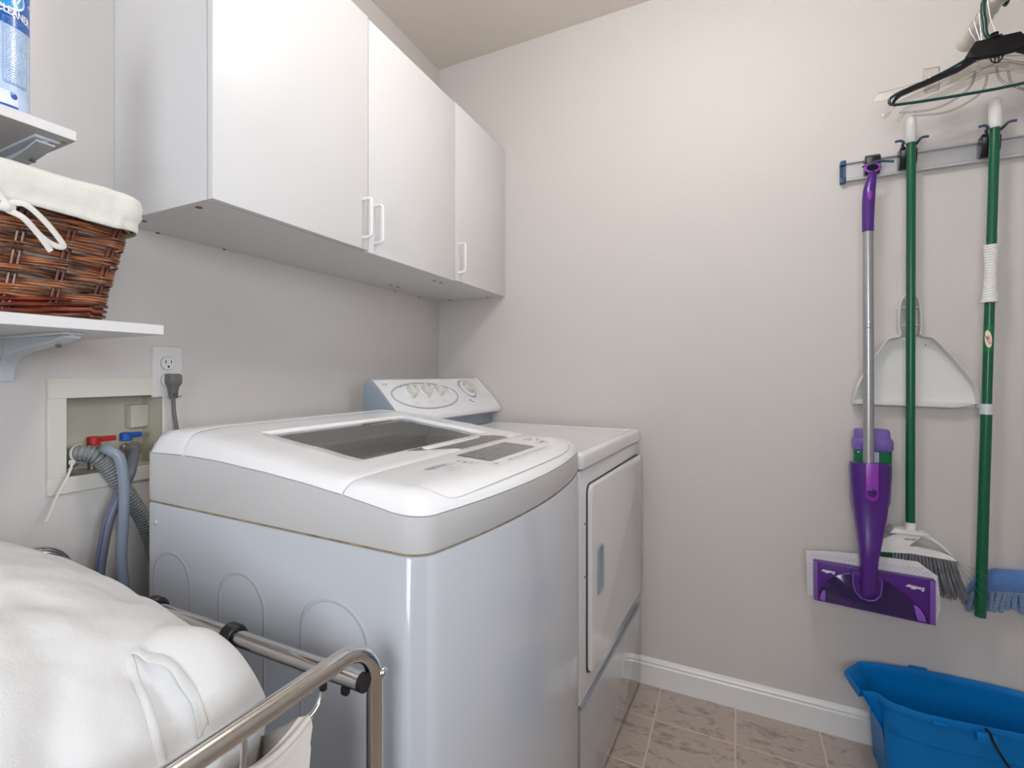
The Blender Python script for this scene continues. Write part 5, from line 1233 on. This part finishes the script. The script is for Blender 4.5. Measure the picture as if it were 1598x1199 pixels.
# ------------------------------------------------------------------ long green pole with white grips
gp = thing('twist_mop_handle', (-.066, -1.716, .45), 'long green pole with two white grips and a round label, right of the broom', 'mop handle')
ga, gb = Vector((-.064, -1.7160, .4560)), Vector((-.068, -1.7430, 1.757))
def gat(z): return ga.lerp(gb, (z - ga.z) / (gb.z - ga.z))
s = MB(); s.tube([tuple(gat(1.0)), tuple(gb)], .0103, 'green', 28); s.tube([tuple(ga), tuple(gat(1.002))], .0116, 'green', 28); pol = build('pole', s, gp)
q = gat(1.80); gripend(q.x, q.y, 1.7545, 1.8335, .0118, gp)
s = MB(); secs = []; z = 1.2955
prof_ = [(1.2950, .0175), (1.2980, .0180), (1.305, .0165), (1.33, .0140), (1.36, .0128), (1.39, .0128), (1.42, .0140), (1.435, .0152), (1.444, .0165), (1.447, .0160)]
zz = 1.2950
while zz < 1.4475:
    r_ = interp(zz, prof_); secs.append([(gat(zz).x + (r_ + .0007 * math.sin((zz + .004 * abs(math.sin(2 * a))) * 900)) * math.cos(a), gat(zz).y + (r_ + .0007 * math.sin((zz + .004 * abs(math.sin(2 * a))) * 900)) * math.sin(a), zz) for a in [2 * math.pi * k / 32 for k in range(32)]]); zz += .0012
s.loft(secs, 'grip'); build('sliding_grip', s, gp, angle=60)
s = MB(); s.tube([tuple(gat(1.0085)), tuple(gat(1.026))], .0128, 'bracket', 24); s.tube([tuple(gat(.998)), tuple(gat(1.0085))], .0142, 'bracket', 24); build('collar', s, gp)
def gcyl(a, z, r): c_ = gat(z); return (c_.x - r * math.cos(a), c_.y - r * math.sin(a), z)
s = MB()
s.grid([[gcyl(-1.6 + 2.6 * k / 16 + .0, z_, .0106) for k in range(17)] for z_ in (1.165, 1.235)], 'labelgreen')
def gel(ac, zc, ra, rz_, m, r, sl=0):
    P_ = [(ra * math.cos(2 * math.pi * k / 28), rz_ * math.sin(2 * math.pi * k / 28)) for k in range(28)]
    s.loft([[gcyl(ac + a * f_ , zc + z_ * f_ + sl * a * f_, r) for a, z_ in P_] for f_ in (1, .6, .3, .02)], m, cap0=False)
AC = -.36
gel(AC, 1.198, .72, .0225, 'yellow', .0109, -.010); gel(AC, 1.198, .62, .0200, 'labelwhite', .0111, -.010)
def gl(a, c):
    an = R(-72); u_ = a * math.cos(an) - c * math.sin(an); w_ = a * math.sin(an) + c * math.cos(an); return gcyl(AC + u_ / .011, 1.198 + w_, .0114)
add_text(s, 'LIBMAN', .0098, 'redtext', gl, bold=.0004, sx=.86)
build('round_label', s, pol)
s = MB(); s.lathe([(.0001, 0), (.0032, 0), (.0032, .003)], (-.0762, -1.7135, .474), 'dark', 16, 'x'); build('hanging_hole', s, pol)

# ------------------------------------------------------------------ blue chenille dust mop (its pole stands just outside the picture)
dm = thing('dust_mop', (-.05, -1.80, .47), 'blue chenille dust mop head behind the lower end of the green pole', 'mop')
s = MB(); secs = []
for y, w_, zt_ in ((-1.702, .004, .520), (-1.715, .018, .545), (-1.735, .028, .568), (-1.757, .032, .5800), (-1.80, .034, .585), (-1.86, .034, .585), (-1.91, .030, .580), (-1.935, .02, .560), (-1.950, .006, .530)):
    secs.append([(-.028 + w_ * .62 * math.cos(a), y, (zt_ + .515) / 2 + (zt_ - .515) / 2 * math.sin(a)) for a in [2 * math.pi * k / 20 for k in range(20)]])
s.loft(secs, 'mopblue'); dmb = build('mop_cover', s, dm, angle=80)
s = MB()
for row in range(3):
    for k in range(21):
        f_ = (k + .5 * (row % 2)) / 20; y0 = lerp(-1.710, -1.945, f_); x0 = -.044 + row * .013 + .003 * random.random()
        arch = .020 * (1 - min(1, abs(f_ - .42) / .42) ** 2); zs0 = .508 + arch + (.004 if row else 0); L_ = .054 + random.uniform(-.008, .008); sp = (f_ - .42) * .03 + random.uniform(-.004, .004); pts = []; rd = []
        N_ = 34
        for i in range(N_):
            t = i / (N_ - 1); pts.append((x0 + (.004 if row == 0 else .0) * math.sin(t * 1.7), y0 - sp * t + .002 * math.sin(3 * t + k), zs0 - L_ * t)); rd.append((.0056 + .0010 * math.cos(i * 1.6)) * (1 if i < N_ - 2 else .6))
        s.tube(pts, .005, 'mopblue2', 8, radii=rd)
o = build('chenille_strands', s, dmb, angle=80); o['kind'] = 'stuff'
build('pole', MB().tube([(-.030, -1.835, .575), (-.062, -1.975, 1.77)], .0105, 'green', 20), dm)

# ------------------------------------------------------------------ blue bucket
bk = thing('bucket', (-.14, -1.64, 0), 'blue rectangular mop bucket with a pouring spout on the floor by the baseboard', 'bucket')
BZt = .262
rimo = spl([(-.1340, -1.4190, 0), (-.1315, -1.4198, 0), (-.1020, -1.4340, 0), (-.0800, -1.4500, 0), (-.0760, -1.4535, 0), (-.0640, -1.4560, 0), (-.0500, -1.4760, 0), (-.0330, -1.5400, 0), (-.0220, -1.6200, 0), (-.0210, -1.7000, 0), (-.0240, -1.7700, 0), (-.0340, -1.8200, 0), (-.0600, -1.8600, 0), (-.1100, -1.8760, 0), (-.1700, -1.8720, 0), (-.2200, -1.8450, 0), (-.2440, -1.7900, 0), (-.2560, -1.7100, 0), (-.2640, -1.6300, 0), (-.2660, -1.5600, 0), (-.2580, -1.5180, 0), (-.2440, -1.4880, 0), (-.2240, -1.4740, 0), (-.2170, -1.4640, 0), (-.2200, -1.4480, 0), (-.2270, -1.4340, 0), (-.2265, -1.4325, 0), (-.1800, -1.4250, 0)], 3, True)
rimo = [(x, y) for x, y, z in rimo]
bc = (-.150, -1.660)
def isspout(x, y): return max(0, min(1, (y + 1.475) / .030))
def blay(z, d=0.0):
    f_ = z / BZt; out = []
    for x, y in rimo:
        sp = isspout(x, y); tx, ty = x, y
        # the spout fades into the corner wall lower down
        if sp > 0:
            fade = max(0, min(1, (f_ - .62) / .38)); ex = max(-.222, min(-.070, x)); ey = -1.478
            tx = lerp(ex, x, fade); ty = lerp(ey, y, fade)
        k = lerp(.88, 1, f_) - (.030 if f_ < .70 else 0)
        qx, qy = bc[0] + (tx - bc[0]) * k, bc[1] + (ty - bc[1]) * lerp(.92, 1, f_) - 0
        dx, dy = qx - bc[0], qy - bc[1]; l_ = math.hypot(dx, dy); out.append((qx - dx / l_ * d, qy - dy / l_ * d, z))
    return out
s = MB(); lv = [.002, .006, .06, .12, .17, .1815, .1845, .20, .225, .245, BZt - .004]
outer = [blay(z) for z in lv]
def rimring(dz, d): return [(bc[0] + (x - bc[0]) * (1 + d), bc[1] + (y - bc[1]) * (1 + d * .6), BZt + dz) for x, y in rimo]
outer[0] = blay(.002, .006)
rims = [rimring(-.014, .006), rimring(-.0145, .038), rimring(-.003, .042), rimring(.0, .034), rimring(.0006, .0), rimring(-.002, -.018)]
inner = [blay(z, .004) for z in reversed([.010, .06, .12, .17, .20, .225, .245])]
s.loft(outer + rims + inner, 'bucket', cap0=True, cap1=True); bko = build('bucket_body', s, bk, angle=40)
# divider ledge inside, wire clips, pour marks
s = MB(); led = blay(.246, .0045)
seg = [p for p in led if p[0] < -.12 and p[1] < -1.52]
s.loft([[(x, y, z), (x + .030 * min(1, (-1.50 - y) / .06), y - .004, z), (x + .033 * min(1, (-1.50 - y) / .06), y - .004, z - .010), (x, y, z - .012)] for x, y, z in seg], 'bucket'); build('inner_ledge', s, bko)
s = MB(); s.box(-.2840, -.268, -1.6790, -1.6430, .2330, .2560, 'bucket', .003); s.box(-.0200, -.0135, -1.62, -1.58, .250, .266, 'bucket', .002); s.box(-.280, -.268, -1.592, -1.566, .2470, .2545, 'bucket', .002); ear = build('handle_ear', s, bko)
s = MB(); ctrl = [(-.2780, -1.6620, .262), (-.2800, -1.6600, .2680), (-.2840, -1.6650, .262), (-.2860, -1.6720, .240), (-.2950, -1.7000, .190), (-.3060, -1.7500, .130), (-.3100, -1.8200, .088), (-.2900, -1.8900, .070), (-.2300, -1.9150, .075), (-.16, -1.9100, .10), (-.08, -1.90, .14)]
s.tube(spl(ctrl, 8), .0027, 'wire', 10); build('wire_handle', s, bk)

# ------------------------------------------------------------------ closet rod and hangers
cr = thing('closet_rod', (0, -1.706, 2.03), 'cream painted closet rod fixed to the right wall at the top right', 'closet rod')
RC = (-1.706, 2.028); RRd = .0165
build('rod', MB().tube([(-.004, RC[0], RC[1]), (-1.62, RC[0], RC[1]), (XL + .004, RC[0], RC[1])], RRd, 'rod', 32), cr)
for x0, sg in ((0, -1), (XL, 1)):
    build('rod_socket', MB().lathe([(.021, .0005 * sg), (.021, .006 * sg), (.0185, .014 * sg), (.0172, .030 * sg)], (x0, RC[0], RC[1]), 'rod', 32, 'x'), cr)
def hookpts(x, zt, r=RRd + .0022, drop=.05, side=1, yneck=None, xa=None):
    # open hook over the rod in the plane x = const, side=+1: mouth towards -y
    pts = []
    for k in range(15):
        a = R(-40 + 220 * k / 14); pts.append((x, RC[0] - side * r * math.cos(a), RC[1] + r * math.sin(a)))
    return pts
def hook(b, x, r, neck, wire, m, side=1, tw=0.0):
    p = hookpts(x, 0, r, side=side)
    e = p[-1]; yn, zn = neck
    p += [(x + tw * .3, e[1] - side * .001, e[2] - .012), (x + tw * .7, lerp(e[1], yn, .45), lerp(e[2] - .012, zn + .012, .62)), (x + tw, lerp(e[1], yn, .92), zn + .014), (x + tw, yn, zn)]
    b.tube(spl(p, 4), wire, m, 10)
# black moulded suit hanger
bhx = -.200
bhg = thing('clothes_hanger', (bhx, -1.706, 1.82), 'black plastic coat hanger with a broad body, in front of the other hangers', 'hanger', group=None)
s = MB()
right = lambda P: [(2 * -1.7035 - y, z) for y, z in P]
blk = [(-1.6640, 1.9310), (-1.6560, 1.9180), (-1.6470, 1.9000), (-1.6500, 1.8930), (-1.6640, 1.8890), (-1.7035, 1.8850)]
s.prism(blk + [(2 * -1.7035 - y, z) for y, z in reversed(blk[:-1])], bhx - .0085, bhx + .0085, 'blackhanger', 'x', .0028); 
body_ = build('hanger_body', s, bhg)
s = MB()
for mir in (0, 1):
    arm_t = spl([(-1.6640, 1.9100, 0), (-1.6430, 1.8850, 0), (-1.6150, 1.8730, 0), (-1.5800, 1.8640, 0), (-1.5450, 1.8550, 0), (-1.5270, 1.8480, 0), (-1.5130, 1.8390, 0), (-1.5050, 1.8270, 0), (-1.5030, 1.8180, 0)], 4)
    arm_b = spl([(-1.5080, 1.8170, 0), (-1.5120, 1.8240, 0), (-1.5220, 1.8340, 0), (-1.5400, 1.8405, 0), (-1.5700, 1.8490, 0), (-1.6050, 1.8590, 0), (-1.6350, 1.8680, 0), (-1.6550, 1.8790, 0), (-1.6700, 1.8880, 0)], 4)
    P = [(a[0], a[1]) for a in arm_t + arm_b]
    if mir: P = [(2 * -1.7035 - y, z) for y, z in P][::-1]
    s.prism(P, bhx - .0055, bhx + .0055, 'blackhanger', 'x', .0022)
    # strap notch
    yy = [(-1.5730, 1.8605), (-1.6010, 1.8720)]
    if mir: yy = [(2 * -1.7035 - y, z) for y, z in yy]
    s.tube([(bhx, yy[0][0], yy[0][1] + .003), (bhx, *yy[1])], .0018, 'blackhanger', 8)
build('hanger_arms', s, bhg)
s = MB(); s.tube([(bhx, -1.6920, 1.8850), (bhx, -1.6945, 1.8760), (bhx, -1.7000, 1.8705), (bhx, -1.7075, 1.8705), (bhx, -1.7125, 1.8770), (bhx, -1.7150, 1.8850)], .0017, 'blackhanger', 8).tube([(bhx, -1.7000, 1.8850), (bhx, -1.7010, 1.8720)], .0016, 'blackhanger', 8).tube([(bhx, -1.7075, 1.8850), (bhx, -1.7065, 1.8720)], .0016, 'blackhanger', 8); build('skirt_loop', s, bhg)
s = MB(); s.lathe([(.0125, 0), (.0090, .006), (.0055, .010), (.0075, .0115), (.0075, .0135), (.003, .0145)], (bhx, -1.7000, 1.9300), 'blackhanger', 20); build('neck', s, bhg)
s = MB(); hook(s, bhx, RRd + .0020, (-1.7000, 1.9430), .0011, 'whiteplastic'); build('hook', s, bhg)
# green tubular hanger
gx = -.184
gh = thing('clothes_hanger', (gx, -1.706, 1.80), 'dark green tubular plastic hanger directly behind the black hanger', 'hanger')
s = MB(); yc = -1.7060
pts = spl([(gx, yc + .008, 1.9450), (gx, yc + .020, 1.9290), (gx, yc + .0500, 1.9030), (gx, yc + .100, 1.8790), (gx, yc + .150, 1.8610), (gx, yc + .180, 1.8530), (gx, yc + .1960, 1.8460), (gx, yc + .2035, 1.8390), (gx, yc + .2040, 1.8290), (gx, yc + .1960, 1.8225), (gx, yc + .180, 1.8200), (gx, yc + .10, 1.8150), (gx, yc, 1.8120)], 4)
s.tube(pts, .0036, 'hangergreen', 14); s.tube([(x, 2 * yc - y, z) for x, y, z in pts], .0036, 'hangergreen', 14); build('hanger_frame', s, gh)
s = MB(); p = hookpts(gx, 0, RRd + .0055); p += [(gx, RC[0] + RRd + .0052, RC[1] - .02), (gx, RC[0] + .019, 1.985), (gx, RC[0] + .017, 1.955), (gx, yc + .010, 1.9420)]
s.tube(spl(p, 4), .0048, 'hangergreen', 14); build('hook', s, gh)
# clear trouser hangers nearer the wall
def clear_bar(x, dy, dz, label, clips):
    t = thing('clothes_hanger', (x, -1.706, 1.82), label, 'hanger', group='clear plastic trouser hangers')
    yc = -1.706 + dy; s = MB(); y0 = yc + .235; z0 = 1.862 + dz
    s.prism([(yc + .238, z0 - .013), (yc + .226, z0 + .011), (yc + .10, z0 + .020), (yc + .01, z0 + .046), (yc - .01, z0 + .046), (yc - .10, z0 + .020), (yc - .226, z0 + .011), (yc - .238, z0 - .013), (yc - .10, z0 - .006), (yc, z0 + .004), (yc + .10, z0 - .006)], x - .0018, x + .0018, 'clear', 'x', .0008)
    build('hanger_bar', s, t)
    if clips:
        for sg in (1, -1):
            s = MB(); cy = yc + sg * .115; s.prism([(cy - .016, z0 + .046), (cy + .016, z0 + .048), (cy + .019, z0 + .010), (cy + .013, z0 - .018), (cy - .015, z0 - .018), (cy - .018, z0 + .010)], x - .008, x - .0045, 'clear', 'x', .001); c1 = build('clip', s, t)
            build('clip_spring', MB().box(x - .0100, x - .0075, cy - .0050, cy + .0050, z0 + .004, z0 + .024, 'zinc', .001), c1)
    s = MB(); hook(s, x, RRd + .0018, (yc, z0 + .046), .0011, 'zinc'); build('hook', s, t)
clear_bar(-.120, -.010, .016, 'clear plastic clip hanger with small metal springs behind the green hanger', True)
def clear_shaped(x, dy, dz, label):
    t = thing('clothes_hanger', (x, -1.706, 1.79), label, 'hanger', group=None)
    yc = -1.706 + dy; z0 = 1.890 + dz; s = MB()
    half = [(0, .020), (.02, .016), (.06, -.006), (.11, -.026), (.16, -.042), (.190, -.054), (.204, -.070), (.208, -.082), (.200, -.088), (.193, -.082), (.188, -.070), (.178, -.058), (.15, -.050), (.10, -.038), (.05, -.022), (.02, -.006), (0, -.004)]
    P = [(yc + a, z0 + c) for a, c in half] + [(yc - a, z0 + c) for a, c in reversed(half[1:-1])]
    s.prism(P, x - .0022, x + .0022, 'clear', 'x', .0010)
    for sg in (1, -1): s.tube(spl([(x, yc + sg * .02, z0 - .008), (x, yc + sg * .026, z0 - .04), (x, yc + sg * .05, z0 - .065), (x, yc + sg * .10, z0 - .085), (x, yc + sg * .17, z0 - .078)], 5), .0022, 'clear', 10)
    build('hanger_body', s, t)
    s = MB(); hook(s, x, RRd + .0018, (yc, z0 + .018), .0011, 'zinc'); build('hook', s, t)
clear_shaped(-.148, .006, .0, 'clear moulded plastic hanger with hooked arm tips behind the green hanger')
clear_shaped(-.090, -.035, .008, 'clear plastic hanger nearest the right wall, mostly hidden by the others')
# spare clip hanger ends hooked over the far side of the rod
ch = thing('hanger_clips', (-.25, -1.74, 1.99), 'row of small metal and black hanger hook ends on the right side of the rod', 'hanger clips')
for i, (x, m_, r_) in enumerate(((-.200, 'zinc', .0042), (-.222, 'zinc', .0052), (-.246, 'black', .0075), (-.258, 'zinc', .0060), (-.285, 'zinc', .0032))):
    y = RC[0] - RRd - .005; z = RC[1] - .008
    build('hook_end', MB().lathe([(.0005, -.006), (r_ * .8, -.0055), (r_, -.003), (r_, .004), (r_ * .6, .006)], (x, y - .004, z), m_, 8 if m_ == 'zinc' else 16, 'y').tube([(x, y, z), (x, RC[0] - .004, RC[1] - RRd - .0005)], .0012, 'zinc', 8), ch)
